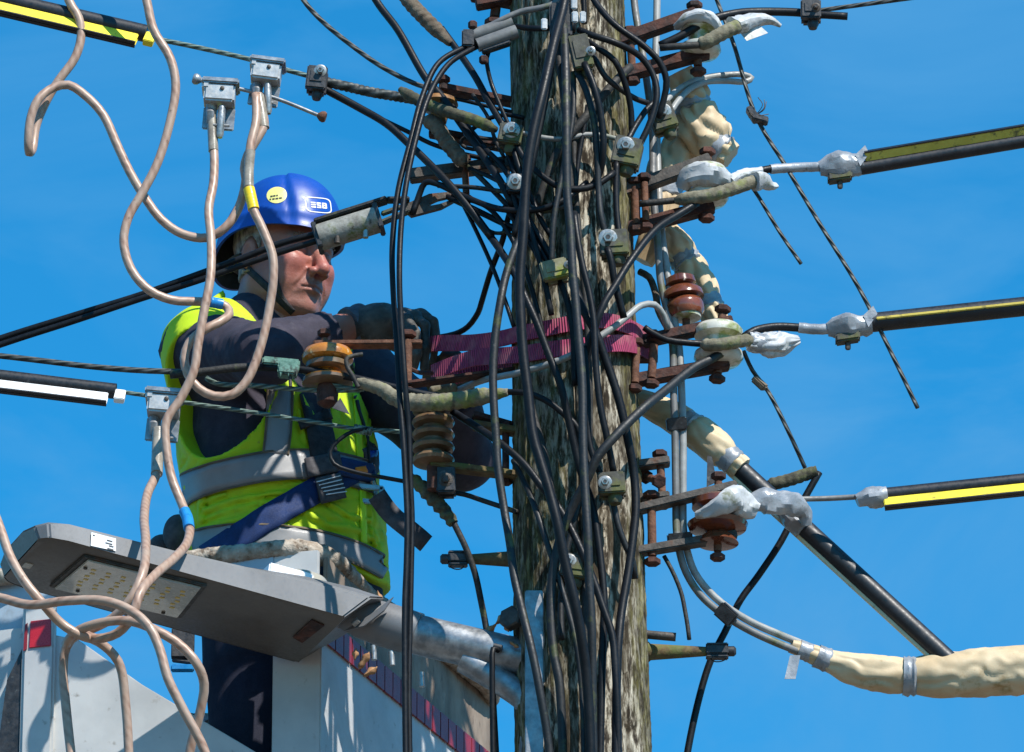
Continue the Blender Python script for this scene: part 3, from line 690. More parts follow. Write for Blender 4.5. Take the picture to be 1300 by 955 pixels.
# grey cables
c1 = cable('grey_cable', 'left of the two grey cables strapped up the right side of the pole', [(790,-600,.09),(798,-120,.08),(805,0,.07),(809,30,.06),(816,70,.05),(822,110,.04),(828,160,.02),(829,225,.0),(831,265,-.02),(835,306,-.02),(839,360,-.02),(848,400,-.02),(854,440,-.02),(855,490,-.02),(857,555,-.02),(858,620,-.02),(859,676,-.02),(863,702,-.02),(871,727,-.01),(888,754,.0),(912,776,.01),(945,797,.03),(985,816,.05),(1030,833,.08)], 9.5, 'dgrey_cable')
tie(c1, (846,540,-.022), (872,537,-.022), 0, 17)
tie(c1, (847,684,-.022), (879,681,-.022), 0, 12)
tie(c1, (912,771,.005), (932,789,.01), 0, 20)
cable('grey_cable', 'right of the two grey cables strapped up the right side of the pole', [(815,-600,.09),(832,-120,.10),(834,0,.10),(832,100,.08),(834,180,.05),(836,239,.03),(840,297,.0),(847,345,-.01),(855,400,-.015),(862,440,-.015),(865,490,-.015),(867,555,-.015),(867,620,-.015),(868,676,-.015),(873,702,-.01),(882,727,-.005),(900,751,.005),(923,771,.015),(954,790,.035),(990,806,.055),(1030,822,.09)], 9.5, 'grey_cable')
cable('grey_cable', 'pale grey cable hooked over the right bracket and round behind the strap', [(576,498,.02),(592,491,.01),(613,483,-.02),(656,474,-.10),(695,463,-.145),(727,450,-.155),(762,427,-.15),(780,415,-.145),(797,401,-.13),(814,388,-.11),(831,387,-.09),(842,400,-.07),(847,418,-.05)], 8.5, 'grey_cable')
cable('grey_cable', 'pale grey cable bent back in a long hairpin above the cream cover', [(833,160,-.06),(838,143,-.05),(846,128,-.03),(867,110,.0),(895,99,.03),(925,95,.05),(945,95,.06),(954,99,.065),(947,104,.06),(925,103,.05),(898,104,.03),(876,113,.0),(858,132,-.03),(852,142,-.04)], 8, 'grey_cable')
cable('grey_cable', 'thin pale grey wire strung across the pole between two bolted blocks', [(650,168,-.13),(668,170,-.145),(685,174,-.15),(715,177,-.15),(744,171,-.15),(765,172,-.15),(788,178,-.15)], 6.5, 'grey_cable')
cable('grey_cable', 'grey cable curving over the top left clamp to the pole', [(596,44,-.13),(612,38,-.13),(640,24,-.14),(661,15,-.14),(687,10,-.15),(708,2,-.15),(722,-30,-.15)], 8, 'dgrey_cable')
cable('grey_cable', 'short rust-brown cable curving behind the right edge of the pole below the strap bracket', [(812,345,.06),(824,352,.05),(832,372,.04),(836,395,.02),(846,414,.0)], 9, 'rope_brown')

# ------------------------------------------------------------------ copper earthing leads
q = cable('copper_lead', 'copper earthing lead doubled back at upper left, sweeping up to the higher clamp', [(10,-620,.2),(35,-350,.1),(66,-110,.0),(87,0,-.02),(100,23,-.02),(103,46,-.02),(95,74,-.02),(74,103,-.02),(59,128,-.02),(46,159,-.02),(41,190,-.03),(37,194,-.045),(36,180,-.055),(39,150,-.06),(49,126,-.06),(69,111,-.05),(87,108,-.05),(110,123,-.05),(131,146,-.05),(149,185,-.05),(164,217,-.05),(182,248,-.05),(205,279,-.05),(231,297,-.05),(262,302,-.05),(285,290,-.06),(303,264,-.06),(312,228,-.06),(310,215,-.06),(314,198,-.06),(328,174,-.06),(336,157,-.055),(330,135,-.05),(328,120,-.045)], 11.5, 'copper', n=14)
wrap(q, 'sleeve', [(335,163,-.055),(332,143,-.052),(328,122,-.047)], 14.5, 'clear_tape')
q = cable('copper_lead', 'copper earthing lead with blue and yellow tape, looping over the shoulder', [(60,-620,.1),(110,-330,.0),(162,-90,-.08),(186,0,-.09),(195,38,-.09),(216,74,-.09),(223,108,-.09),(216,154,-.09),(200,207,-.09),(180,246,-.09),(163,276,-.09),(157,307,-.09),(167,343,-.09),(190,369,-.09),(218,381,-.08),(251,383,-.07),(272,384,-.06),(287,389,-.05),(291,399,-.06),(277,410,-.08),(257,420,-.085),(240,436,-.085),(234,455,-.085),(239,476,-.085),(252,493,-.085),(272,503,-.085),(295,501,-.085),(313,484,-.085),(326,455,-.085),(335,425,-.085),(343,385,-.085),(347,354,-.09),(346,325,-.09),(333,290,-.09),(320,262,-.09),(316,238,-.085),(316,215,-.08),(318,185,-.08),(325,155,-.07),(325,120,-.055)], 11.5, 'copper', n=14)
wrap(q, 'blue_tape', [(266,383.5,-.065),(275,385,-.057),(282,386.5,-.053)], 13.5, 'blue_tape', 0.06, 0.006)
wrap(q, 'yellow_tape', [(322,266,-.09),(318,248,-.087),(316,240,-.085)], 14.5, 'yellow_tape', 0.06, 0.008)
wrap(q, 'sleeve', [(316,238,-.085),(316,215,-.08),(318,192,-.08)], 13, 'clear_tape')
q = cable('copper_lead', 'copper earthing lead from the left upper clamp, blue tape at the hip', [(269,148,-.03),(270,175,-.03),(272,200,-.04),(271,232,-.05),(265,266,-.07),(268,305,-.09),(267,353,-.11),(258,400,-.115),(251,440,-.115),(246,471,-.115),(229,507,-.11),(211,535,-.11),(212,576,-.11),(218,607,-.11),(231,640,-.12),(240,664,-.15),(238,688,-.22),(221,709,-.32),(195,732,-.42),(177,755,-.48),(167,784,-.48),(149,804,-.46),(123,811,-.44),(104,805,-.42),(90,812,-.40),(84,818,-.40),(92,806,-.43),(110,796,-.46),(139,789,-.48),(167,789,-.50),(195,799,-.52),(226,817,-.52),(250,843,-.52),(259,868,-.5),(255,900,-.48),(240,960,-.45),(230,1100,-.4)], 11.5, 'copper', n=14)
wrap(q, 'blue_tape', [(234,649,-.13),(238,658,-.143),(240,671,-.17)], 14, 'blue_tape', 0.05, 0.006)
wrap(q, 'sleeve', [(268,130,-.03),(269,150,-.03),(271,192,-.037)], 13, 'clear_tape')
q = cable('copper_lead', 'copper earthing lead hanging from the clamp at the vest edge', [(201,548,-.04),(200,575,-.05),(199,600,-.07),(188,625,-.12),(183,658,-.24),(185,691,-.36),(181,728,-.44),(165,762,-.45),(144,784,-.43),(118,798,-.41),(98,805,-.39),(84,822,-.37),(80,850,-.36),(84,900,-.36),(95,1000,-.36)], 11.5, 'copper', n=14)
wrap(q, 'sleeve', [(201,545,-.04),(200,575,-.05),(199,602,-.073)], 15, 'clear_tape')
cable('copper_lead', 'copper earthing lead entering low at the left edge and arching over the lamp window', [(-90,740,-.42),(0,759,-.46),(38,768,-.49),(85,763,-.52),(133,763,-.54),(167,776,-.55),(190,797,-.56),(203,825,-.56),(213,861,-.56),(232,900,-.55),(262,960,-.53),(280,1080,-.5)], 11.5, 'copper', n=14)
cable('copper_lead', 'copper earthing lead slanting down from the left edge across the lamp nose', [(-40,590,-.36),(-8,650,-.42),(2,676,-.44),(13,707,-.46),(31,738,-.475),(54,766,-.475),(77,791,-.455),(100,806,-.45),(125,815,-.42),(150,840,-.4),(160,900,-.38),(165,1000,-.36)], 11.5, 'copper', n=14)

# ------------------------------------------------------------------ bare line conductors
def wire(label, pts, dpx, mat='strand', name='line_wire', cat='wire', n=12):
    return cable(name, label, pts, dpx, mat, n=n, cat=cat)
wire('twisted line wire leaving the top left cover through the higher earth clamp', [(150,36,.0),(192,48,.0),(240,58,.0),(315,75,.0),(360,88,.0),(400,99,.0),(436,110,.0)], 6.5, 'strand_green')
w_ = wire('twisted line wire from the left edge across the raised arm', [(-420,412,-.03),(0,452,-.03),(60,459,-.03),(110,465,-.03),(170,470,-.03),(220,472,-.03),(262,473,-.03)], 7.5)
wire('twisted line wire through the clamp at the vest edge', [(120,492,-.03),(150,497,-.03),(190,503,-.03),(235,511,-.03),(330,525,-.03),(400,536,-.03),(455,545,-.03),(505,548,-.03),(530,552,-.03)], 5.5, 'strand_green')
wire('green twisted tail tucked under the raised arm towards the amber insulator', [(262,480,-.02),(275,487,-.025),(327,490,-.03),(373,494,-.04),(420,496,-.05),(458,495,-.06)], 6.5, 'strand_green')
wire('bright green twisted tail dropping from the corroded connector', [(378,468,-.04),(390,474,-.05),(417,487,-.055),(440,493,-.06),(462,494,-.065)], 6.5, 'strand_green')
wire('thin dark tail curling down from the knot across the vest pocket', [(468,545,-.035),(450,547,-.035),(430,559,-.035),(419,574,-.035),(424,589,-.035),(453,600,-.035),(485,606,-.035),(512,611,-.035)], 5.5, 'cable')
wire('thin stay wire slanting down the right sky, cut off at its lower end', [(700,-600,.1),(894,-45,.03),(910,0,.02),(931,55,.01),(960,148,.0),(1000,215,.0),(1040,283,.0),(1090,365,.0),(1130,445,.0),(1165,518,.0)], 5.5)
wire('short wire end slanting below the white-taped upper insulator', [(955,238,.02),(963,250,.02),(990,295,.02),(1017,335,.02)], 5)
w2 = wire('wire tail slanting down from the third right insulator to the grey binding', [(944,446,.0),(955,470,.0),(975,497,.0),(1000,546,.0),(1022,594,.04)], 5.5)
tie(w2, (957,480,-.008), (972,494,-.008), 0, 9, 'rope_brown', 'binding')
wire('line wire running out of the top edge at right', [(1015,17,.0),(1051,12,.0),(1095,6,.0),(1139,0,.0),(1240,-14,.0),(1700,-80,.0)], 6)
wire('rod-like wire between the lowest right insulator and its cover', [(985,636,-.03),(1010,634,-.02),(1050,633,.0),(1105,630,.0),(1140,628,.0)], 7, 'dgrey_cable')
cable('cable', 'black line cable leaving the top right insulator', [(838,58,-.06),(860,48,-.06),(900,26,-.05),(935,17,-.03),(963,15,-.01),(1013,16,.0),(1030,18,.0)], 11, 'cable')
cable('cable', 'short cut cable stub poking from the top right line connector', [(1020,20,-.012),(1040,19,-.015),(1076,21,-.015)], 10, 'cable')
u = cable('cable', 'black line cable from the white-taped upper insulator to its grey connector', [(880,250,-.05),(911,237,-.05),(944,223,-.03),(982,214,-.01),(1010,213,.0),(1050,212,.0)], 10, 'cable')
wrap(u, 'grey_tape', [(978,215,-.012),(1008,213,.0),(1040,212,.0)], 12.5, 'grey_tape', 0.05, 0.02)
u = cable('cable', 'black line cable from the third right insulator to its grey connector', [(945,428,-.04),(958,420,-.03),(985,415,-.01),(1012,416,.0),(1040,418,.0),(1062,417,.0)], 11, 'cable')
wrap(u, 'grey_tape', [(1014,416,.0),(1032,418,.0),(1052,418,.0)], 13.5, 'grey_tape', 0.05, 0.02)
cable('cable', 'short black tail left of the third right insulator', [(818,416,-.07),(825,421,-.07),(847,432,-.075),(870,435,-.07),(896,437,-.06)], 8.5, 'cable')
cable('cable', 'short black tail left of the white-taped upper insulator', [(812,259,-.07),(832,257,-.07),(862,254,-.065)], 8.5, 'cable_rough')
cable('cable', 'taped black tail below the top right insulator', [(838,61,-.075),(860,59,-.08),(890,57,-.075)], 9, 'cable_rough')
cable('cable', 'black spacer tube under the raised sleeve', [(216,476,-.045),(260,472,-.05),(300,467,-.05),(330,466,-.045),(345,466,-.04)], 10.5, 'cable_rough')
cable('cable', 'black cable passing below the amber insulator to the pole', [(330,466,-.06),(378,469,-.065),(410,473,-.07),(445,479,-.075),(501,492,-.08),(540,501,-.085),(580,506,-.08)], 9.5, 'cable')
cable('cable', 'dangling split tail under the lowest right bracket', [(843,706,-.03),(852,722,-.03),(861,742,-.03),(866,757,-.03),(869,772,-.03),(873,795,-.03),(875,812,-.03)], 5.5, 'cable_rough')

# ------------------------------------------------------------------ lichened bindings (dead-end ties)
def binding(label, pts, dpx, mat, rf=None, ridge=0.09, pitch=0.016):
    P = path(pts, 0.0025)
    mb = MB().tube(P, (lambda t: dpx*0.5*S*(rf(t) if rf else 1)), 18, ridge=ridge, pitch=pitch, rnd=0.02)
    return build('binding', mb, mat, label=label, cat='cable binding', angle=80)
tap = lambda t: min(1, 0.5+6*t, 0.5+6*(1-t))
binding('long lichened tape binding from the amber insulator to the pole', [(455,486,-.075),(468,489,-.085),(486,495,-.09),(502,506,-.10),(525,511,-.11),(555,511,-.12),(585,508,-.125),(615,503,-.135),(645,498,-.15)], 22, 'rope', lambda t: min(1, 0.62+1.0*t, 0.42+3.5*(1-t)))
binding('short pale binding on the grey cable beneath the left glove', [(545,497,.0),(560,495,.0),(580,492,.005)], 13, 'rope', tap)
binding('mossy binding sloping down right below the brown cap at upper left', [(508,113,-.03),(522,123,-.04),(546,134,-.06),(570,143,-.09),(600,152,-.11),(630,165,-.13)], 15, 'rope_dark', tap)
binding('thick grey-brown binding hanging down right below the upper left bracket', [(538,152,-.045),(552,158,-.05),(567,180,-.055),(580,196,-.06),(591,209,-.06)], 20, 'rope_brown', tap)
binding('brown binding sloping in from the top edge left of the pole', [(470,-90,.0),(500,-30,.0),(518,0,-.01),(536,20,-.02),(557,41,-.025),(572,56,-.03)], 19, 'rope_brown', lambda t: min(1, 0.45+4*(1-t)))
binding('lichened binding on the top right insulator', [(886,58,-.07),(900,52,-.075),(922,40,-.07),(940,32,-.06)], 18, 'rope', tap)
binding('long lichened binding on the white-taped upper right insulator', [(857,255,-.075),(875,252,-.085),(897,249,-.09),(924,242,-.085),(950,233,-.07),(963,228,-.06)], 17, 'rope', tap)
binding('grey lichened binding on the third right insulator', [(890,438,-.075),(910,438,-.085),(930,435,-.085),(955,431,-.07)], 16, 'rope', tap)
binding('mossy stub of binding above the lowest right line', [(975,616,.10),(1000,610,.11),(1025,602,.12),(1037,599,.12)], 16, 'rope_dark', lambda t: min(1, 0.7+4*t))
m1 = binding('dark mossy rope of binding dropping from the box beside the twin cables', [(520,606,-.02),(531,614,-.02),(549,632,-.02),(566,651,-.02),(576,665,-.02)], 18, 'rope_dark', lambda t: 0.75+0.25*math.sin(math.pi*t), 0.25, 0.02)
cable('cable', 'grimy black cable dropping behind the lamp arm from the mossy rope', [(574,660,-.02),(580,672,-.02),(592,697,-.02),(603,728,-.01),(610,760,.0),(617,796,.01),(622,830,.01),(630,960,.01)], 8, 'cable_rough')

# ------------------------------------------------------------------ earthing clamps
def earth_clamp(label, x, y, d, tilt=0, scale=1.0, lag=1):
    X, Y, Z = face(tilt)
    c = at(x, y, d)
    k = S*scale
    t = thing('earth_clamp', c-Z*36*k, label, 'earth clamp', 'earthing clamps on the line wires')
    build('jaw_cap', MB().box(c+Z*15*k, X*22*k, Y*18*k, Z*3.5*k), 'galv', t, bevel=0.003)
    build('body', MB().box(c+Z*1*k, X*18*k, Y*15*k, Z*11*k).box(c+Z*9*k-X*16*k, X*5*k, Y*16*k, Z*5*k), 'alu', t, bevel=0.004)
    build('side_plate', MB().box(c-Z*24*k-X*10*k+Y*8*k, X*8*k, Y*2*k, Z*14*k).box(c-Z*24*k+X*11*k+Y*8*k, X*8*k, Y*2*k, Z*14*k), 'galv', t, bevel=0.002)
    scr = MB().lathe([(4.2*k, 0), (4.6*k, 3*k), (4.6*k, 36*k), (3.2*k, 40*k)], c-Z*14*k+X*4*k-Y*6*k, -Z+X*0.18*lag, 14)
    build('clamp_screw', scr, 'bolt', t)
    build('screw_pin', MB().tube([c-Z*38*k-X*4*k-Y*6*k, c-Z*38*k+X*15*k-Y*6*k], 1.6*k, 8), 'bolt', t)
    build('lug', MB().tube([c-Z*12*k-X*10*k, c-Z*22*k-X*9*k-Y*6*k, c-Z*34*k-X*8*k-Y*2*k], 5.0*k, 12, flat=0.6), 'galv', t)
    build('rivet', MB().lathe([(2.6*k, 0), (2.6*k, 1.2*k), (1.5*k, 2*k)], c+Z*5*k+X*3*k-Y*15*k, -Y, 12), 'iron_dark', t)
    return t
k1 = earth_clamp('aluminium earth clamp parked on the rod left of the helmet, lower of the upper pair', 279, 124, -.03, -4, 1.1, 0.1)
k2 = earth_clamp('aluminium earth clamp gripping the upper line wire above the helmet', 338, 96, -.03, -8, 1.05, 1)
k3 = earth_clamp('aluminium earth clamp on the lower line wire at the edge of the vest', 208, 518, -.03, -5, 1.12, 0.6)
rod = MB().tube(path([(250,101,-.03),(300,112,-.03),(350,125,-.03),(408,148,-.03)]), 2.6*S, 10)
rodo = build('parking_rod', rod, 'galv', label='thin steel parking rod with button ends between the two upper clamps', cat='rod')
for e, nx in ((at(252, 101.5, -.03), -1), (at(407, 147.5, -.03), 1)):
    ax = (at(407,147,-.03)-at(252,101,-.03)).normalized()*nx
    build('button_end', MB().lathe([(3*S, -4*S), (6.5*S, 0), (7.5*S, 4*S), (6*S, 7*S)], e, ax, 16), 'rust_light' if nx > 0 else 'galv', rodo)

# ------------------------------------------------------------------ bolted cable connectors
def connector(label, x, y, d, w, h, ang=0, mat='conn', bolt=(0, 0), br=7, bmat='bolt', end=True, dep=0.045):
    X, Y, Z = face(ang)
    c = at(x, y, d); W = w*S/2; H = h*S/2; D = dep/2
    t = thing('cable_connector', c-Z*H, label, 'connector', 'bolted cable connectors')
    build('front_jaw', MB().box(c-Y*D*0.55, X*W, Y*D*0.42, Z*H).box(c-Y*D*0.95+Z*H*0.1, X*W*0.72, Y*D*0.12, Z*H*0.62), mat, t, bevel=0.004)
    build('rear_jaw', MB().box(c+Y*D*0.5+X*W*0.06, X*W*0.96, Y*D*0.42, Z*H*1.03), mat, t, bevel=0.004)
    bc = c-Y*D*0.98+X*bolt[0]*S+Z*bolt[1]*S
    ax = -Y+UPV*(-0.15)
    bo = build('bolt', hexhead(MB(), bc, ax, br*0.72*S, 0.012), bmat, t, smooth=False)
    build('washer', MB().lathe([(br*1.25*S, -0.004), (br*1.25*S, 0.002), (br*1.0*S, 0.003)], bc, ax, 20), bmat, bo)
    build('socket', MB().lathe([(br*0.34*S, 0.0), (br*0.34*S, 0.0128), (br*0.2*S, 0.0125)], bc, ax, 6), 'ink', bo)
    if end:
        build('end_cap', MB().lathe([(W*0.5, 0), (W*0.55, 0.008), (W*0.4, 0.016)], c-Z*H*0.98+X*W*0.2, -Z, 16), mat, t)
    return t
connector('mossy bolted connector where the grey hairpin cable enters, right of the pole top', 841, 152, -.08, 32, 36, 18, bolt=(2, 4), br=8.5)
connector('mossy bolted connector lower left of the hairpin cable, on the right side of the pole', 796, 196, -.155, 36, 38, -12, bolt=(-3, 5), br=9)
connector('grey bolted connector level with the helmet logo on the right of the pole', 779, 312, -.17, 36, 34, 4, 'conn', bolt=(-7, 4), br=9.5)
connector('olive bolted connector low on the right half of the pole', 776, 617, -.185, 34, 28, 4, 'conn', bolt=(-8, -1), br=7)
connector('connector at the foot of the pole half hidden by two black cables', 729, 722, -.165, 34, 30, -8, 'conn', bolt=(-7, 3), br=7.5)
connector('lime-stained pale connector left of the bundle at chin height', 704, 346, -.185, 34, 25, 14, 'conn_lime', bolt=(17, 0), br=4, end=False)
connector('grey wedge connector high on the pole under the top block', 737, 70, -.20, 26, 46, 12, 'conn', bolt=(12, -4), br=5)
connector('black block with a white bolt at the left edge of the pole', 648, 174, -.145, 30, 26, -10, 'conn', bolt=(1, 3), br=8.5)
connector('dark block with a bright nut left of the pole below the white-bolted one', 654, 237, -.16, 22, 24, 0, 'conn_black', bolt=(0, 0), br=8.5, end=False)
connector('black line connector with a steel screw on the upper left line', 402, 103, -.03, 26, 32, -6, 'conn_black', bolt=(4, 8), br=6.5)
connector('dark box hanging below the brown ribbed insulator', 566, 613, -.04, 24, 34, 2, 'conn_black', bolt=(0, -2), br=7, bmat='iron_dark', end=False)
connector('black line connector at the top right edge of the picture', 1029, 16, -.005, 26, 26, 0, 'conn_black', bolt=(6, 0), br=5, bmat='dgrey_cable' if False else 'iron_dark')
tb = at(712, 30, -.165)
t = thing('terminal_block', tb-Vector((0, 0, .04)), 'black terminal block with white edges at the top of the pole', 'connector')
build('block', MB().box(tb, RGT*.022, Vector((0, .022, 0)), Vector((0, 0, .036))), 'conn_black', t, bevel=0.004)
for (x, y) in ((691, 31), (729, 5), (730, 22), (740, 22)):
    build('edge_plate', MB().box(at(x, y, -.19), RGT*.006, Vector((0, .004, 0)), Vector((0, 0, .012))), 'alu', t, bevel=0.002)
# frayed clip on the thin stay wire
t = thing('wire_clip', at(960, 160, 0), 'frayed dark wire clip halfway up the thin stay wire', 'clip')
for k in range(3):
    X, Y, Z = face(-60+k*22)
    build('jaw', MB().box(at(955+5*k, 146+3*k, -.004*k), X*.016, Y*.012, Z*.006), 'conn_black', t, bevel=0.002)
for k in range(6):
    p = at(960, 146, -.01); a = rng.uniform(0, 6.28)
    build('loose_strand', MB().tube(catmull([p, p+Vector((math.cos(a)*.015, -.01, math.sin(a)*.015+.008)), p+Vector((math.cos(a+.8)*.026, -.004, math.sin(a+.8)*.026+.01))], .004), .0008, 6), 'iron_dark', t)
# grey taped connectors on the three right lines
def taped_clamp(label, x, y, d):
    c = at(x, y, d); t = thing('taped_line_clamp', c-Vector((0, 0, .035)), label, 'line clamp', 'tape-wrapped clamps on the right lines')
    ax = (at(x+20, y-3, d)-c).normalized()
    crumple(t, 'tape_wrap', [(x-26, y+2, d), (x-14, y, d), (x, y-1, d), (x+14, y-2, d), (x+30, y-4, d)], [8, 14, 17, 13, 12], 'grey_tape', .2, int(y))
    build('lower_jaw', MB().box(c-Vector((0, 0, .022)), ax*.024, Vector((0, .014, 0)), Vector((0, 0, .009))), 'conn', t, bevel=.003)
    build('bolt', hexhead(MB(), c-Vector((0, 0, .03)), (0, 0, -1), .0055, .016), 'iron_dark', t)
    build('bolt_head', hexhead(MB(), c+Vector((0, 0, .018)), (0, 0, 1), .011, .010), 'grey_tape', t)
    build('tape_tail', MB().prism([c+ax*.03+Vector((0, -.02, .012)), c+ax*.05+Vector((0, -.018, .03)), c+ax*.058+Vector((0, -.018, .012)), c+ax*.04+Vector((0, -.02, -.014))], Vector((0, .0012, 0))), 'grey_tape', t)
    return t
taped_clamp('silver-taped clamp on the upper right line beside its striped cover', 1066, 212, .0)
taped_clamp('silver-taped clamp on the middle right line beside its striped cover', 1076, 416, .0)

# ------------------------------------------------------------------ striped line covers
def line_cover(label, p, q, dia, lip, lipmat, lipdir, group='striped covers on the lines', stub=None):
    a = at(*p); b_ = at(*q); ax = (b_-a).normalized()
    t = thing('line_cover', a, label, 'line cover', group)
    R = dia*.5*S
    build('tube', MB().tube(catmull([a, b_], .03), R, 24), 'cover_black', t, angle=60)
    L = Vector(lipdir); L = (L-ax*L.dot(ax)).normalized()
    side = ax.cross(L).normalized()
    for sd, nm in (((-1, 'lip'), (1, 'lip')) if lip > 6 else ((0, 'lip'),)):
        o0 = L*R*.86 + side*(sd*R*.24)
        c0 = a+ax*.012+o0; c1 = b_-ax*.012+o0
        build(nm, MB().box((c0+c1)*.5+L*(lip*S*.5), (c1-c0)*.5, side*(R*.16), L*(lip*S*.5)), lipmat, t, bevel=.0015)
        if lip > 6: build('lip_edge', MB().box((c0+c1)*.5+L*(lip*S+.0012), (c1-c0)*.5, side*(R*.2), L*.0012), 'cover_black', t)
    if stub:
        e = b_ if stub > 0 else a
        c = e - ax*(.004*stub)+ax*(.014*stub)+L*(R*.9)
        build('lip_stub', MB().box(c+ax*(.014*stub)*0, ax*.010, side*(R*.45), L*(lip*S*.55)), lipmat, t, bevel=.0015)
    return t
DN = (0, -.55, -1)
tcov = line_cover('black line cover with bright yellow lip at the top left corner', (-400,-94,.0), (186,43,.0), 23, 18, 'cover_yellow', DN, stub=1)
line_cover('black line cover with white lip at the left edge below the paired cable', (-400,431,-.03), (147,497,-.03), 20, 17, 'cover_white', DN, stub=1)
line_cover('black line cover with faded yellow lip along its top, upper right', (1092,214,.0), (1700,112,.0), 18, 12, 'cover_olive', (0, -.75, 1))
line_cover('black line cover with a thin yellow stripe along its face, middle right', (1104,410,.0), (1700,347,.0), 25, 4, 'cover_olive', (0, -1, -.05))
t5 = line_cover('black line cover with broad yellow lip below, lowest of the right lines', (1112,630,.0), (1700,569,.0), 19, 16, 'cover_yellow', DN)
crumple(t5, 'grey_tape', [(1088,637,.0),(1098,633,.0),(1110,631,.0),(1126,629,.0)], [8, 12, 13, 12.5], 'grey_tape', .16, 12)
t6 = line_cover('black cover slanting down right with a cream lip, below the lowest right line', (925,583,.05), (1236,868,.09), 25, 6, 'cover_cream', (-.8, -.15, -.8))
crumple(t6, 'grey_tape', [(998,648,.05),(1012,661,.05),(1022,670,.05)], [13, 15, 14], 'grey_tape', .16, 13)

# ------------------------------------------------------------------ cream rubber sheeting
def sheet_tube(name, label, pts, rpx, tapes, crumple=.16, seed=1, mat='cream'):
    P = path(pts, .005); m = len(P); n = 60
    r1 = vnoise(m, n, max(3, m//7), 7, seed); r2 = vnoise(m, n, max(4, m//6), 9, seed+1); r3 = vnoise(m, n, max(4, m//3), 17, seed+2)
    mb = MB(); V = []; F = []
    T = [(P[min(i+1, m-1)]-P[max(i-1, 0)]).normalized() for i in range(m)]
    nr = T[0].cross(Vector((0, 1, 0))).normalized()
    for i in range(m):
        nr = (nr-T[i]*nr.dot(T[i])).normalized(); bn = T[i].cross(nr)
        t_ = i/(m-1)
        k = t_*(len(rpx)-1); k0 = min(int(k), len(rpx)-2)
        r = (rpx[k0]+(rpx[k0+1]-rpx[k0])*(k-k0))*S
        sq = 1.0
        for tp in tapes:
            sq = min(sq, .78+.22*min(1, abs(t_-tp)/.07))
        for j in range(n):
            a = 2*math.pi*j/n
            q = r*sq*(1+crumple*.9*r1[i, j]+crumple*2.0*(.25-abs(r2[i, j]))+crumple*.4*r3[i, j]+crumple*1.9*(abs(math.sin(3*a+3.5*r1[i, j]+t_*3+seed))-.6)+crumple*.4*math.sin(9*a+9*r2[i, j]+t_*11))
            V.append(P[i]+nr*(q*math.cos(a))+bn*(q*math.sin(a)))
    for i in range(m-1):
        for j in range(n):
            j2 = (j+1) % n
            F.append((i*n+j, i*n+j2, (i+1)*n+j2, (i+1)*n+j))
    F.append(tuple(range(n-1, -1, -1))); F.append(tuple((m-1)*n+j for j in range(n)))
    o = build(name, mb.add(V, F), mat, label=label, cat='insulating sheet', group='cream insulating sheets', angle=50)
    for tp in tapes:
        i = int(tp*(m-1)); lo = max(0, i-2); hi = min(m-1, i+3)
        seg = P[lo:hi+1]
        k = tp*(len(rpx)-1); k0 = min(int(k), len(rpx)-2)
        r = (rpx[k0]+(rpx[k0+1]-rpx[k0])*(k-k0))*S
        build('tape_band', MB().tube(seg, lambda q: r*(.96+.05*math.sin(q*17)), 24, rnd=.05), 'grey_tape', o, angle=60)
    return o
sheet_tube('insulating_sheet', 'crumpled cream rubber sheet bound with silver tape behind the upper right brackets', [(862,92,.05),(872,112,.06),(880,140,.07),(893,165,.07),(912,188,.07),(928,200,.07)], [19, 24, 27, 32, 27, 16], [.34, .86], .13, 3)
sheet_tube('insulating_sheet', 'cream rubber sheet hanging behind the pole edge between the upper and middle brackets', [(890,165,.11),(866,190,.11),(848,222,.11),(842,262,.11),(832,300,.11),(815,332,.12)], [28, 28, 26, 21, 21, 14], [.5], .09, 9)
sheet_tube('insulating_sheet', 'silver-taped cream sheet slanting down behind the brown bell insulator', [(838,282,.09),(852,305,.09),(868,328,.09),(884,352,.09),(898,378,.09),(908,405,.09),(914,425,.09)], [12, 21, 21, 19, 18, 17, 14], [.36, .74], .11, 15)
sheet_tube('insulating_sheet', 'smooth cream sleeve running down right from the pole to the slanting black cover', [(800,505,.10),(828,516,.09),(858,532,.08),(890,552,.06),(915,573,.05),(941,596,.05)], [14, 17, 20, 22, 21, 16], [.52, .90], .045, 21)
big = sheet_tube('insulating_sheet', 'broad cream sleeve at the lower right edge enclosing the grey cables', [(1004,820,.07),(1030,830,.08),(1060,842,.09),(1095,852,.10),(1140,858,.10),(1190,858,.10),(1250,854,.10),(1310,850,.10),(1420,842,.10)], [10, 17, 23, 26, 28, 30, 30, 32, 30], [.04, .10, .36], .05, 30)
build('tape_flap', MB().prism([at(1003,832,.04), at(1016,832,.04), at(1010,862,.04), at(996,862,.04)], Vector((0, .0015, 0))), 'grey_tape', big)

# ------------------------------------------------------------------ insulators and iron brackets
def bracket(label, arms, bolts, mat='rust', mat2='rust_light', w=.010, h=.026):
    p0 = at(*arms[0][0])
    t = thing('iron_bracket', p0, label, 'bracket', 'rusty iron brackets on the pole')
    for a in arms:
        hh = a[2]*S if len(a) > 2 else h
        mm_ = a[3] if len(a) > 3 else mat
        build('arm', MB().bar(at(*a[0]), at(*a[1]), .030, hh), mm_, t, bevel=.002)
    for (p, q, dpx) in bolts:
        a = at(*p); b_ = at(*q); ax = (b_-a).normalized()
        bo = build('bolt', MB().tube(catmull([a, b_], .01), dpx*.5*S, 12, rnd=.03), mat2, t, angle=60)
        build('nut', hexhead(MB(), a-ax*.006, -ax, dpx*.95*S, .012), mat, bo, smooth=False)
        build('nut', hexhead(MB(), b_+ax*.006, ax, dpx*.95*S, .012), mat, bo, smooth=False)
    return t
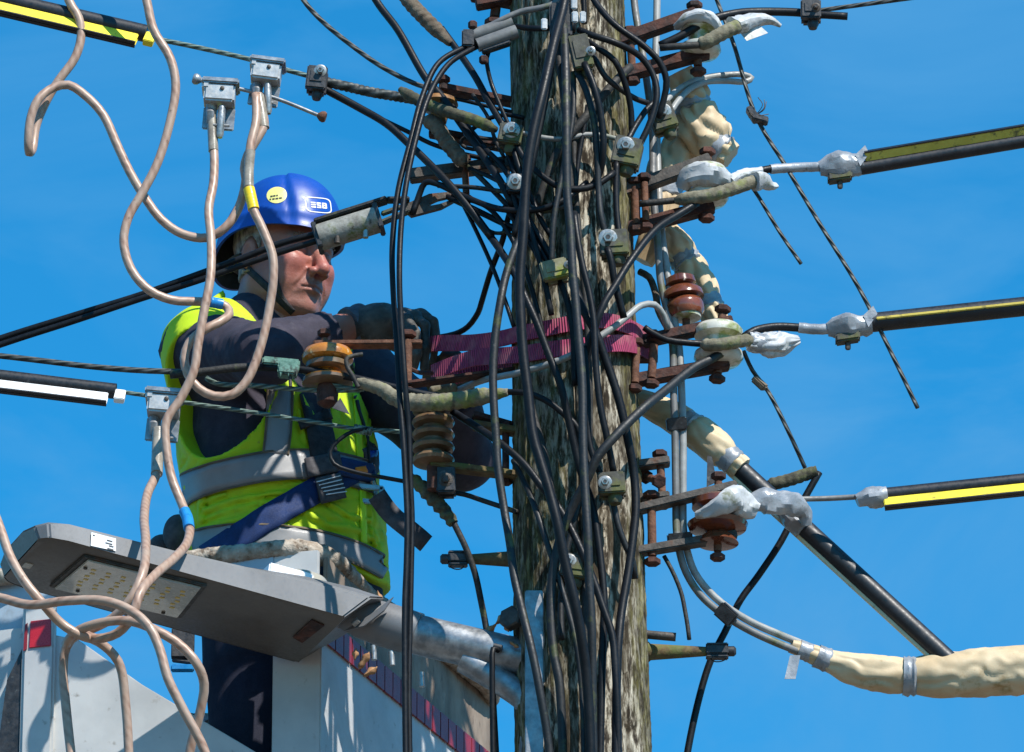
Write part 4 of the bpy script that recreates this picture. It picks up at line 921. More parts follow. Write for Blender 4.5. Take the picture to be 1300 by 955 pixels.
def insulator(label, c, axis, prof, mat, cap=None, group='porcelain insulators'):
    """prof = [(radius px, height px)] along axis from c"""
    t = thing('insulator', c, label, 'insulator', group)
    build('porcelain', MB().lathe([(r*S, h*S) for r, h in prof], c, axis, 36), mat, t, angle=50)
    return t
ZV = Vector((0, 0, 1))
bobbin = [(12, -26), (24, -24), (28, -18), (27, -11), (18, -7), (16, 0), (18, 7), (27, 11), (28, 18), (24, 24), (12, 26)]
# upper right
bracket('rusty bracket of two arms holding the top right insulator', [((770,58,-.03),(884,18,-.03),15), ((775,100,-.03),(900,66,-.03),15), ((760,60,.05),(820,45,.05),12)], [((882,14,-.03),(886,84,-.03),11), ((800,46,-.03),(803,96,-.03),10)])
i1 = insulator('algae-stained white bobbin insulator wrapped in white tape at the top right', at(889,50,-.03), ZV, [(r*.95, h*.95) for r, h in bobbin], 'white_glaze')
crumple(i1, 'white_tape', [(859,34,-.04),(870,24,-.065),(888,18,-.075),(905,24,-.075),(914,38,-.06)], [5, 7, 7, 6, 4], 'white_tape', .32, 3)
crumple(i1, 'white_tape', [(932,34,-.06),(948,28,-.04),(962,25,-.03),(978,26,-.02),(991,33,-.01)], [10, 10, 8, 5, 2], 'white_tape', .3, 4)
build('tape_tail', MB().prism([at(935,36,-.04), at(962,30,-.03), at(975,42,-.03), at(948,52,-.04)], Vector((0, .0012, 0))), 'white_tape', i1)
# second right
bracket('rusty bracket of two arms holding the white-taped upper right insulator', [((775,250,-.03),(902,204,-.03),16,'iron_dark'), ((780,296,-.03),(906,262,-.03),15), ((786,245,.04),(826,236,.04),26)], [((898,200,-.03),(897,270,-.03),11), ((806,238,-.04),(808,285,-.04),11), ((818,232,-.05),(820,281,-.05),9)])
i2 = insulator('white bobbin insulator swathed in white tape above the long lichened binding', at(897,236,-.03), ZV, bobbin, 'white_glaze')
crumple(i2, 'white_tape', [(866,240,-.05),(872,228,-.06),(888,222,-.07),(908,222,-.07),(928,230,-.06)], [7, 14, 15, 12, 6], 'white_tape', .3, 6)
crumple(i2, 'white_tape', [(926,232,-.06),(938,224,-.05),(952,220,-.04),(966,218,-.03)], [7, 7, 6, 6], 'white_tape', .28, 7)
crumple(i2, 'white_tape', [(958,230,-.07),(968,230,-.06),(978,236,-.05),(985,236,-.04)], [10, 11, 8, 4], 'white_tape', .22, 8)
# third right
bracket('rusty bracket of two arms under the strap holding the third right insulator', [((788,440,-.04),(930,409,-.03),13), ((786,487,-.04),(925,462,-.03),14), ((790,440,.02),(835,440,.02),40)], [((917,400,-.03),(911,474,-.03),11), ((830,438,-.05),(827,480,-.05),11), ((808,442,-.06),(806,486,-.06),10)])
insulator('algae-stained white bobbin insulator on the third right bracket', at(912,438,-.03), ZV, [(r*1.12, h*1.02) for r, h in bobbin], 'white_glaze')
cone = sheet_tube('tape_cone', 'white and cream taped cone on the line beyond the third right insulator', [(950,433,-.04),(962,436,-.035),(978,438,-.03),(990,437,-.02),(1014,432,-.01)], [11, 14, 16, 12, 5], [.2], .14, 41, 'white_tape')
# brown bell
pb = at(871,402,-.01)
i3 = insulator('glossy brown bell insulator standing on the third right bracket', pb, ZV+Vector((-.15, 0, 0)), [(9, 0), (21, 0), (24, 4), (25, 14), (23, 20), (16, 23), (27, 25), (26, 33), (20, 38), (13, 41), (20, 44), (19, 52), (10, 57), (0.5, 58)], 'brown_glaze')
build('inner_skirt', MB().lathe([(15*S, -4*S), (19*S, -2*S), (19*S, 3*S), (14*S, 3*S)], pb, ZV, 28), 'white_glaze', i3)
build('spindle', MB().tube([pb+ZV*.01, pb-ZV*.03], .0075, 12), 'rust_light', i3)
build('spindle_nut', hexhead(MB(), pb-ZV*.034, ZV, .014, .012), 'rust', i3, smooth=False)
# fourth right
bracket('rusty bracket of stacked plates holding the lowest right insulator', [((806,592,-.02),(850,586,-.02),10,'iron_dark'), ((806,634,-.02),(850,630,-.02),8,'iron_dark'), ((806,648,-.04),(935,617,-.03),10,'iron_dark'), ((802,702,-.04),(935,680,-.03),10,'iron_dark')], [((838,584,-.02),(841,634,-.02),10), ((827,636,-.04),(828,706,-.04),11), ((912,612,-.03),(911,700,-.03),10), ((822,606,.0),(834,610,-.05),10)])
i4 = insulator('brown two-skirted insulator half covered by white tape on the lowest right bracket', at(911,662,-.03), ZV, [(12, -32), (26, -30), (22, -22), (14, -16), (36, -10), (38, -4), (30, 2), (16, 6), (18, 14), (32, 18), (32, 26), (22, 32), (12, 33)], 'brown_glaze')
crumple(i4, 'white_tape', [(884,654,-.07),(900,650,-.085),(916,642,-.09),(930,634,-.08),(946,642,-.06),(960,648,-.05)], [4, 7, 11, 15, 13, 8], 'white_tape', .3, 9)
crumple(i4, 'grey_tape', [(954,642,-.05),(966,636,-.045),(985,638,-.035),(1003,640,-.02),(1020,650,.0),(1024,668,.01)], [9, 14, 13, 14, 11, 6], 'grey_tape', .22, 10)
build('tape_tail', MB().prism([at(898,578,.0), at(904,580,.0), at(910,612,.0), at(897,618,.0)], Vector((0, .0012, 0))), 'conn_black', i4)
# left side
bracket('rusty iron arms at upper left carrying the brown cap insulator', [((560,112,.0),(690,138,.0),9), ((545,168,.0),(690,196,.0),10), ((520,224,-.02),(670,205,-.02),15,'iron_dark')], [((562,108,.0),(560,166,.0),10), ((658,134,-.02),(656,200,-.02),10), ((590,208,-.03),(592,246,-.03),9)])
insulator('flat brown-capped insulator at upper left behind the twin cables', at(556,140,-.01), ZV, [(11, -18), (13, -10), (12, 0), (22, 3), (26, 7), (24, 13), (14, 17), (5, 18)], 'cap_glaze')
bracket('rusty iron arm at the top edge left of the pole', [((598,-5,.02),(690,12,.02),10), ((604,6,-.02),(680,-8,-.02),12)], [((632,-12,.0),(628,22,.0),13)])
bracket('thin rusty bar with a hanging bolt in front of the glove', [((398,438,-.03),(536,437,-.03),6,'rust_light'), ((508,490,-.04),(660,470,-.02),5)], [((518,432,-.04),(517,490,-.04),11), ((412,430,-.03),(413,445,-.03),9)])
i5 = insulator('amber crazed insulator with grey skirt in front of the raised sleeve', at(416,472,-.045), ZV, [(13, -18), (30, -15), (31, -11), (15, -8), (12, 0), (25, 3), (26, 8), (24, 11), (32, 15), (33, 20), (29, 28), (16, 33), (3, 34)], 'amber_glaze')
build('collar', MB().lathe([(25*S, 1*S), (28*S, 3*S), (28*S, 9*S), (25*S, 11*S)], at(416,472,-.045), ZV, 32), 'dull_glaze', i5)
build('lower_skirt', MB().lathe([(26*S, -19*S), (32*S, -17*S), (32*S, -13*S), (26*S, -11*S)], at(416,472,-.045), ZV, 32), 'dull_glaze', i5)
build('spindle', MB().lathe([(6*S, -48*S), (13*S, -43*S), (14*S, -25*S), (10*S, -14*S)], at(416,472,-.045), ZV, 20), 'rust', i5)
build('torn_tag', MB().prism([at(422,518,-.07), at(432,505,-.07), at(444,526,-.07)], Vector((0, .002, 0))), 'web_grey', i5)
build('wire_hook', MB().tube(path([(455,492,-.09),(448,478,-.09),(441,466,-.09),(440,456,-.09),(448,452,-.085),(460,450,-.08)], .005), 3*S, 10), 'cable_rough', i5)
ribs = []
for k in range(5):
    h = -44+k*17
    ribs += [(15, h), (25, h+2), (27, h+6), (25, h+10), (15, h+13)]
i6 = insulator('stacked brown ribbed insulator behind the twin cables at vest height', at(550,549,-.05), ZV, ribs+[(10, 44), (5, 46)], 'dull_glaze')
build('spindle', MB().tube([at(550,592,-.05), at(550,622,-.05)], 8*S, 12), 'rust', i6)
bracket('mossy iron arms left of the pole joining the ribbed insulator', [((545,590,-.05),(672,606,-.03),8,'rust_moss'), ((600,540,-.02),(680,552,-.02),9,'rust_moss'), ((600,528,-.02),(660,545,.0),8,'rust')], [((642,548,-.02),(642,604,-.02),9), ((566,586,-.05),(568,606,-.05),8)], 'rust', 'rust')
# corroded green connector
t = thing('corroded_connector', at(358,480,-.07), 'green corroded copper connector on the wire under the raised arm', 'connector')
X, Y, Z = face(-6)
build('body', MB().box(at(357,462,-.06), X*.036, Y*.014, Z*.008).box(at(365,470,-.07), X*.018, Y*.016, Z*.013), 'verdigris', t, bevel=.003)
for k in range(3):
    build('tooth', MB().prism([at(352+10*k,463,-.085), at(361+10*k,463,-.085), at(356+10*k,478,-.085)], Vector((0, .012, 0))), 'verdigris', t, bevel=.001)
build('hanging_bolt', MB().tube([at(368,476,-.075), at(369,491,-.075)], .0035, 10), 'iron_dark', t)
# knot on the lower line wire
t = build('wire_knot', MB().tube(path([(449,544,-.03),(460,546,-.03),(472,548,-.03)], .002), 5.5*S, 14, ridge=.3, pitch=.006), 'strand_green', label='wire knot where the lower line wire ties off on the vest side', cat='knot')
# dead-end grip on the upper left line
grip = MB().tube(path([(412,104,.0),(440,110,.0),(470,117,.0),(500,122,.0),(535,128,-.01)], .003), 6.5*S, 14, ridge=.16, pitch=.011)
build('line_grip', grip, 'strand', label='dark preformed grip on the upper left line before the brown cap', cat='line grip', angle=70)

# ------------------------------------------------------------------ anchor clamp on the paired service cable
t = thing('anchor_clamp', at(441,312,-.05), 'grey lichened anchor clamp hiding the man’s brow on the paired cable'.replace('’', "'"), 'anchor clamp')
a = at(405,302,-.05); b_ = at(479,279,-.06); ax = (b_-a).normalized(); up_ = (ZV-ax*ZV.dot(ax)).normalized(); nv = ax.cross(up_)
build('wedge_body', MB().tube([a.lerp(b_, q) for q in np.linspace(0, 1, 10)], 19*S, 20, flat=.9), nmat('lichened_grey_casting', (.16, .155, .135), (.33, .325, .29), 50, .8, 0, .5, 120, .002, [((.10, .12, .03), 26, .52, .64), ((.05, .045, .035), 40, .6, .7)]), t, angle=50)
build('bail_strip', MB().bar(a+up_*.033, b_+up_*.034+ax*.03, .03, .008).bar(b_+up_*.034+ax*.028, at(520,254,-.06), .024, .007), 'cable_rough', t, bevel=.002)
build('end_plate', MB().box(a-ax*.003, ax*.005, nv*.024, up_*.027), 'conn_black', t, bevel=.002)
build('end_plate', MB().box(b_+ax*.003, ax*.005, nv*.024, up_*.027), 'conn_black', t, bevel=.002)
for (x, y) in ((464, 302), (428, 309)):
    build('bolt', MB().tube([at(x, y-14, -.07), at(x, y, -.07)], .006, 10), 'bolt' if x > 440 else 'iron_dark', t)
build('tail_strip', MB().bar(at(480,285,-.06), at(520,268,-.06), .02, .007).bar(at(484,272,-.065), at(512,262,-.065), .012, .008), 'conn', t, bevel=.002)
sl0 = []
for (x, y) in ((508,262),(545,246),(576,243),(582,252),(560,264),(522,274)): sl0.append(at(x, y, -.055))
inn = [at(x, y, -.055) for (x, y) in ((545,258),(556,253),(570,250),(572,254),(558,259),(547,261))]
mb = MB(); n6 = 6
mb.add(sl0+inn+[p+Vector((0, .012, 0)) for p in sl0+inn], [(k, (k+1) % 6, 6+(k+1) % 6, 6+k) for k in range(6)]+[(12+(k+1) % 6, 12+k, 18+k, 18+(k+1) % 6) for k in range(6)]+[((k+1) % 6, k, 12+k, 12+(k+1) % 6) for k in range(6)]+[(6+k, 6+(k+1) % 6, 18+(k+1) % 6, 18+k) for k in range(6)])
build('slotted_link', mb, 'iron_dark', t, smooth=False)

# parallel groove clamp at the top
t = thing('parallel_clamp', at(632,62,-.14), 'grey two-barrel clamp at the top left of the pole joining the twin cables', 'clamp')
for (p, q) in (((606,58,-.14),(656,40,-.14)), ((600,46,-.13),(650,28,-.13))):
    build('barrel', MB().tube(catmull([at(*p), at(*q)], .01), 9*S, 18), 'dgrey_cable', t, angle=50)
build('end_block', MB().box(at(594,52,-.135), RGT*.012, Vector((0, .018, 0)), ZV*.018), 'conn_black', t, bevel=.003)
build('clamp_plate', MB().bar(at(612,66,-.135), at(648,54,-.135), .02, .009), 'conn_black', t, bevel=.002)
for (x, y) in ((600, 36), (614, 72)):
    build('bolt', hexhead(MB(), at(x, y, -.14), ZV if y < 50 else -ZV, .009, .014), 'rust', t, smooth=False)

# ------------------------------------------------------------------ magenta strap round the pole
def ribbon(pts, wpx, thick=.004, wdir=None):
    P = path(pts, .008); mb = MB(); V = []; F = []; U = []
    s = 0; m = len(P)
    for i, p in enumerate(P):
        if i: s += (P[i]-P[i-1]).length
        T = (P[min(i+1, m-1)]-P[max(i-1, 0)]).normalized()
        w = (wdir if wdir else ZV); w = (w-T*w.dot(T)).normalized(); nn = T.cross(w)
        for (a_, b2) in ((-1, -1), (1, -1), (1, 1), (-1, 1)):
            V.append(p+w*(a_*wpx*.5*S)+nn*(b2*thick*.5))
        if i:
            for k in range(4):
                k2 = (k+1) % 4
                F.append(((i-1)*4+k, (i-1)*4+k2, i*4+k2, i*4+k)); U.append([(k/4, s-.008), ((k+1)/4, s-.008), ((k+1)/4, s), (k/4, s)])
    F.append((3, 2, 1, 0)); U.append(None); F.append(tuple((m-1)*4+k for k in range(4))); U.append(None)
    return mb.add(V, F, U)
st = thing('ratchet_strap', at(690,450,-.13), 'magenta ribbed webbing strap pulled round the pole by the lineman', 'strap')
sk = lambda x: skin_d(x, .012)
build('webbing', ribbon([(538,438,.16),(556,436,.14),(600,435,.06),(636,430,-.01),(660,424,sk(664)),(690,418,sk(690)),(725,411,sk(725)),(760,407,sk(760)),(790,412,sk(790)),(815,424,sk(812)),(832,438,.03)], 21), 'strap', st)
build('webbing', ribbon([(548,474,.12),(575,463,.08),(605,454,.04),(636,452,-.03),(662,450,sk(664)-.004),(700,444,sk(700)-.004),(745,439,sk(745)-.004),(785,436,sk(785)-.004),(805,438,sk(806)-.004),(824,446,.0)], 22), 'strap', st)
build('webbing', ribbon([(556,486,.16),(590,476,.14),(630,468,.12),(665,462,.10)], 18), 'strap', st)
build('tail_hook', MB().tube(path([(520,468,-.04),(532,473,.02),(548,474,.10)], .006), 3*S, 8), 'rust', st)
# plastic step pegs and their clips
def peg(label, x0, y0, x1, y1, d, mossy):
    a = at(x0, y0, d); b_ = at(x1, y1, d); ax = (b_-a).normalized(); L = (b_-a).length
    t = thing('standoff_peg', a, label, 'standoff peg', 'plastic cable stand-offs on the pole')
    build('cone', MB().lathe([(.020, 0), (.020, .008), (.016, .012), (.009, L*.72), (.008, L*.74)], a, ax, 14), 'rust_moss' if mossy else 'rope_dark', t, angle=50)
    build('clip', MB().box(a+ax*(L*.84), ax*(L*.13), Vector((0, .012, 0)), ZV*.008).box(a+ax*(L*.84)+ZV*.012, ax*(L*.13), Vector((0, .010, 0)), ZV*.003).box(a+ax*(L*.84)-ZV*.012, ax*(L*.13), Vector((0, .010, 0)), ZV*.003), 'conn_black', t, bevel=.002)
    build('knob', MB().lathe([(.007, 0), (.010, .003), (.010, .014), (.006, .018)], a+ax*(L*.95), ax, 12), 'conn_black', t)
    build('tie_loop', MB().tube(catmull([a+ax*(L*.72)-ZV*.006, a+ax*(L*.80)-ZV*.020, a+ax*(L*.92)-ZV*.018, a+ax*(L*.98)-ZV*.004], .004), .0012, 6), 'conn_black', t)
    return t
peg('mossy stand-off peg left of the pole above the lamp arm', 662, 710, 566, 710, -.0, True)
peg('mossy stand-off peg at the lower right edge of the pole', 818, 828, 928, 827, .05, True)
t = build('coach_bolt', MB().tube([at(812,804,.0), at(824,806,.0), at(858,809,.0)], 5.5*S, 14), 'iron_dark', label='dark bolt end poking from the right side of the pole above the peg', cat='bolt')
# ------------------------------------------------------------------ street lamp on its arm
Ld = Vector((-.928, -.371, 0))                        # along the lamp, towards its nose
Ld = (Ld*math.cos(math.radians(7.5))+ZV*math.sin(math.radians(7.5))).normalized()
Wd = Vector((-.371, .928, 0)).normalized()            # across, away from the viewer
Hd = Ld.cross(Wd)
if Hd.z < 0: Hd = -Hd
LO = at(438, 783, -.10)                               # near lower corner at the arm end
LW = .262; LL = .60
lamp = thing('street_lamp', at(672, 960, -.06), 'grey LED street lamp on a galvanised arm in front of the bucket', 'street lamp')
def lp(s, w, h): return LO+Ld*s+Wd*w+Hd*h
# housing: lofted sections from the arm end to the nose
secs = [  # s, shear of the top towards the arm, side height, top height, inset near/far, width start, width end
 (.0, .085, .055, .074, .030, .0, 1.0), (.05, .07, .056, .080, .036, .0, 1.0), (.12, .05, .053, .078, .040, .0, 1.0), (.22, .03, .046, .066, .045, .0, 1.0),
 (.34, .012, .040, .052, .05, .0, 1.0), (.46, .0, .037, .045, .05, .0, 1.0), (.555, -.004, .035, .041, .05, .0, 1.0), (.590, -.012, .031, .036, .05, .03, .97), (.606, -.022, .024, .028, .05, .10, .90)]
V = []; F = []
for (s, sh, h1, h2, ins, a, b_) in secs:
    w0, w1 = LW*a, LW*b_
    V += [lp(s, w0, 0), lp(s-sh*.55, w0+.002, h1), lp(s-sh, w0+ins, h2), lp(s-sh, w1-ins, h2), lp(s-sh*.55, w1-.002, h1), lp(s, w1, 0)]
n = 6
for i in range(len(secs)-1):
    for k in range(5):
        F.append((i*n+k, i*n+k+1, (i+1)*n+k+1, (i+1)*n+k))
F.append(tuple(range(n))); F.append(tuple((len(secs)-1)*n+k for k in range(n-1, -1, -1)))
hb = MB().add(V, F)
housing = build('housing', hb, 'lamp', lamp, bevel=.004, angle=30)
# underside tray
V = []; F = []
for (s, sh, h1, h2, ins, a, b_) in secs:
    w0, w1 = LW*a, LW*b_
    V += [lp(s, w0+.001, .002), lp(s, w0+.012, -.004), lp(s, w1-.012, -.004), lp(s, w1-.001, .002)]
for i in range(len(secs)-1):
    for k in range(3):
        F.append((i*4+k, (i+1)*4+k, (i+1)*4+k+1, i*4+k+1))
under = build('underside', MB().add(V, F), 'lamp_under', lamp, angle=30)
def onu(x, y, h=-.004): 
    return onplane(x, y, lp(0, 0, h), Hd)
q4 = [onu(x, y) for (x, y) in ((112,706),(256,741),(226,779),(70,742))]
cc = sum(q4, Vector())/4
fr_o = [p+(p-cc).normalized()*.012 for p in q4]
build('window_frame', MB().prism(fr_o, -Hd*.006), 'iron_dark', lamp, bevel=.002)
lens = build('led_window', MB().prism([p-Hd*.006 for p in q4], -Hd*.004), 'lens', lamp, bevel=.0015)
lm = MB()
for i in range(7):
    for j in range(6):
        u = (i+.5)/7*.9+.05; v = (j+.5)/6*.62+.16
        p = (q4[0].lerp(q4[1], u)).lerp(q4[3].lerp(q4[2], u), v)-Hd*.0102
        p += (q4[1]-q4[0]).normalized()*(.004*(j % 2))
        lm.box(p, (q4[1]-q4[0]).normalized()*.0042, (q4[3]-q4[0]).normalized()*.0030, Hd*.0008)
build('led_chips', lm, 'led', lens, smooth=False, kind='stuff')
for (u, v) in ((.16, .88), (.5, .1), (.87, .92), (.04, .2)):
    p = (q4[0].lerp(q4[1], u)).lerp(q4[3].lerp(q4[2], u), v)-Hd*.0106
    build('screw', MB().lathe([(.004, 0), (.004, .002), (.002, .003)], p, -Hd, 10), 'iron_dark', lens)
# nose sensor plate, hinge slot
q = onu(35, 718, -.0045)
build('nose_plate', MB().box(q, Ld*.008, Wd*.012, Hd*.0012), 'lens', lamp, bevel=.0005)
q = [onu(x, y, -.005) for (x, y) in ((372,808),(396,786),(412,793),(384,815))]
build('hinge_recess', MB().prism(q, -Hd*.003), 'rust', lamp)
# label sticker on the near side
nrm = (-Wd+Hd*.04).normalized()
def ons(x, y): return onplane(x, y, lp(0, -.0015, .02), Wd)
build('rating_sticker', MB().prism([ons(116,676), ons(147,684), ons(147,700), ons(115,693)], -Wd*.0008), 'sticker', lamp)
stl = MB()
for (x, y, w) in ((139,687,7),(138,690.5,9),(141,694,6),(140,697.5,8),(119,680,2.5)):
    p = ons(x, y)-Wd*.0012
    stl.box(p, Ld*(w*.5*S), Wd*.0003, Hd*.0011)
build('printed_lines', stl, 'ink', lamp, smooth=False)
# spigot, clamp fin and arm
a0 = at(430, 775, .01); a1 = at(530, 806, .0); a2 = at(668, 838, -.02)
ax = (a2-a1).normalized()
build('spigot', MB().tube([a0, a0.lerp(a1, .3), a0.lerp(a1, .6), a1], [.030, .040, .043, .042], 28), 'lamp', lamp, angle=50)
build('spigot_fin', MB().prism([at(436,801,-.03), at(470,780,-.05), at(500,757,-.06), at(488,775,-.06), at(462,795,-.05)], Vector((0, .006, 0))), 'lamp', lamp, bevel=.001)
build('fixing_bolt', MB().tube([at(448,793,-.05), at(455,787,-.055)], .006, 12), 'bolt', lamp)
for (x, y) in ((475,838),(498,845),(536,872)):
    build('fixing_bolt', MB().tube([at(x-1,y-18,-.01), at(x,y,-.01)], .0055, 12), 'bolt', lamp)
arm = build('arm', MB().tube(catmull([a1-ax*.02, a2], .02), .0385, 32), 'galv', lamp, angle=50)
slot = at(632, 822, -.064)
build('cable_slot', MB().tube([slot-ax*.008, slot+ax*.008], .0085, 14, flat=.7), 'ink', arm)
build('feed_cable', MB().tube(path([(633,826,-.066),(626,824,-.075),(625,845,-.078),(625,880,-.075),(626,960,-.07),(628,1100,-.07)]), 3.6*S, 10), 'cable', arm)
# bracket plate strapped to the pole with a brace
build('back_plate', MB().box(at(678,880,-.075), RGT*.017, Vector((0, .045, 0)), ZV*.19), 'galv', lamp, bevel=.002)
build('batten', MB().box(at(690,880,-.075), RGT*.004, Vector((0, .03, 0)), ZV*.19), 'pale_wood', lamp)
build('brace', MB().tube(catmull([at(590,838,-.01), at(640,868,-.02), at(672,895,-.03), at(676,960,-.04)], .02), .026, 20), 'galv', lamp, angle=60)
hb_ = build('hook_bolt', hexhead(MB(), at(652,788,-.06), Vector((-.5, -1, .1)), .024, .02), 'iron_dark', lamp, smooth=False)
build('photocell', MB().lathe([(.052, -.012), (.052, .010), (.048, .016), (.04, .02)], lp(.06, .11, .085), Hd, 28), 'lens', lamp)
build('clamp_cover', MB().box(lp(.10, .085, .082), Ld*.045, Wd*.03, Hd*.012), 'sticker', lamp, bevel=.003)
# dry leaves caught on arm and bracket
def leaf(x, y, d, r, sd, label):
    q = random.Random(sd); c = at(x, y, d); X, Y, Z = face(q.uniform(0, 180))
    b = q.uniform(-.5, .5); V = []
    nn = 9
    for k in range(nn):
        t_ = k/(nn-1)
        w = math.sin(math.pi*t_)**.8*.42*(1+.35*math.sin(9*t_+sd))
        for sg in (-1, 0, 1):
            V.append(c+X*((t_-.5)*2*r*S)+Z*(sg*w*r*S)+Y*((abs(sg)*.3+b*(t_-.5))*r*S))
    F = []
    for k in range(nn-1):
        F += [(k*3, (k+1)*3, (k+1)*3+1, k*3+1), (k*3+1, (k+1)*3+1, (k+1)*3+2, k*3+2)]
    build('dry_leaf', MB().add(V, F), 'leaf', label=label, cat='leaf', group='dry leaves caught on the lamp arm', solid=.0008)
for k, (x, y, d, r, lab) in enumerate((
    (637,785,-.06,11,'curled brown leaf stuck upright beside the bracket bolt'), (623,798,-.03,10,'brown leaf lying on top of the galvanised arm'),
    (643,795,-.06,8,'small brown leaf under the bracket bolt'), (653,818,-.07,7,'brown leaf stuck on the end of the galvanised arm'),
    (462,838,-.02,12,'large curled leaf hanging under the lamp spigot'), (470,852,-.02,11,'pointed leaf hanging lowest under the lamp spigot'),
    (451,830,-.02,8,'small leaf at the left of those under the spigot'), (481,757,-.02,8,'curled leaf wedged above the lamp spigot'))):
    leaf(x, y, d, r, k+3, lab)

# ------------------------------------------------------------------ lineman's bucket
KN = at(402, 692, .14)                                 # near rim corner
fd = Vector((-.975, .222, 0))                          # front wall, to the left
rd = Vector((.38, .925, 0))                            # right wall, away
FL_, RL_ = .80, .86
bk = thing('aerial_bucket', KN+(fd*FL_+rd*RL_)*.5-ZV*1.12, 'white aerial work bucket with red reflectors and a crusted rim', 'bucket')
def bp(a, b, z): return KN+fd*a+rd*b+ZV*z
def wall(name, a0, b0, a1, b1, z0, z1, mat, th=.012, poly=None, label=None, bevel=.002):
    d = (bp(a1, b1, 0)-bp(a0, b0, 0)); nn = Vector((d.y, -d.x, 0)).normalized()
    pl = poly or [(0, z0), (1, z0), (1, z1), (0, z1)]
    return build(name, MB().prism([bp(a0, b0, 0)+d*u+ZV*z for (u, z) in pl], nn*th), mat, bk, bevel=bevel, label=label)
# rim: thick crusted lip with a rounded corner
rimp = [bp(.86, -.0, -.02), bp(.62, 0, -.012), bp(.36, 0, -.008), bp(.16, 0, -.004), bp(.05, .012, 0), bp(0, .07, -.004), bp(0, .20, -.01), bp(0, .42, -.016), bp(0, RL_, -.02), bp(.3, RL_, -.02), bp(.8, RL_, -.02)]
P = catmull(rimp, .006)
build('rim', MB().tube(P, lambda t: .018*(1+.10*math.sin(41*t)+.08*math.sin(97*t)), 16, rnd=.09), 'rim', bk, angle=180)
wall('right_upper_wall', 0, .03, 0, RL_, -.145, -.015, 'bucket_tan', .010)  # strip below the rim, browner than the wall under it
wall('right_wall', 0, 0.0, 0, RL_, -1.1, -.14, 'bucket', .012)
for k in range(21):
    b0 = .015+k*.040
    build('reflector_tile', MB().prism([bp(0, b0, -.20)+Vector((.013, -.004, 0)), bp(0, b0+.036, -.20)+Vector((.013, -.004, 0)), bp(0, b0+.036, -.147)+Vector((.013, -.004, 0)), bp(0, b0, -.147)+Vector((.013, -.004, 0))], Vector((.004, -.0015, 0))), 'darkred', bk)
def fu(px): 
    """distance along the front wall at that column"""
    r = ray(px, 850); n = Vector((fd.y, -fd.x, 0))
    p = CAMPOS+r*((KN-CAMPOS).dot(n)/r.dot(n)); return (p-KN).dot(fd)
def fz(px, py):
    n = Vector((fd.y, -fd.x, 0)); p = onplane(px, py, KN, n); return (p-KN).z
wall('front_panel', -.004, 0, fu(346), 0, -1.1, -.01, 'bucket', .012)
wall('front_upper_wall', fu(346), 0, fu(40), 0, fz(200, 790), -.01, 'bucket_in', .010, poly=[(0, -.075), (1, -.075), (1, -.012), (0, -.012)])
wall('front_gusset', fu(40), 0, fu(346), 0, 0, 0, 'bucket', .014, poly=[(0, -1.1), (1, -1.1), (1, fz(346, 968)), (.47, fz(184, 872)), (.20, fz(104, 815)), (.05, fz(56, 806)), (0, fz(45, 806))])
a_, b2 = fu(78), fu(36)
post = build('corner_post', MB().prism([bp(a_, -.03, -1.1), bp(b2, -.03, -1.1), bp(b2, -.03, fz(40, 768)), bp(a_, -.03, fz(76, 768))], Vector((0, .03, 0))), 'bucket', bk, bevel=.006)
build('red_reflector', MB().prism([bp(fu(73), -.0305, fz(73, 827)), bp(fu(45), -.0305, fz(45, 830)), bp(fu(46), -.0305, fz(46, 796)), bp(fu(72), -.0305, fz(72, 793))], Vector((0, -.003, 0))), 'red', post, bevel=.001)
build('red_reflector', MB().prism([bp(fu(42.5), -.0305, fz(42, 831)), bp(fu(38), -.0305, fz(38, 834)), bp(fu(39), -.0305, fz(39, 801)), bp(fu(42.5), -.0305, fz(42, 798))], Vector((0, -.003, 0))), 'darkred', post)
wall('left_panel', fu(36), .0, fu(-140), .02, -1.1, fz(20, 797), 'bucket', .012)
build('panel_foot', MB().prism([bp(fu(15), -.02, fz(15, 868)), bp(fu(36), -.02, fz(36, 822)), bp(fu(36), -.02, fz(36, 960)), bp(fu(5), -.02, fz(5, 960))], Vector((0, .02, 0))), 'conn_black', bk)
wall('left_screen', fu(38), .01, fu(-140), .03, fz(20, 806), fz(20, 737), 'bucket_in', .008)
wall('back_wall', -.0, RL_, .80, RL_, -1.1, -.03, 'bucket_in', .012)
wall('left_wall', .80, 0, .80, RL_, -1.1, -.03, 'bucket_in', .012)
build('floor', MB().prism([bp(0, 0, -1.11), bp(.8, 0, -1.11), bp(.8, RL_, -1.11), bp(0, RL_, -1.11)], ZV*.02), 'iron_dark', bk)
bm0 = bp(.4, .33, -1.13)
build('boom', MB().bar(bm0, Vector((bm0.x-3.2, bm0.y+3.5, .9)), .2, .22), 'bucket', bk, bevel=.01)
build('clear_strut', MB().bar(bp(.26, .30, fz(215, 832)), bp(.46, .34, fz(155, 858)), .012, .012), 'white_tape', bk)
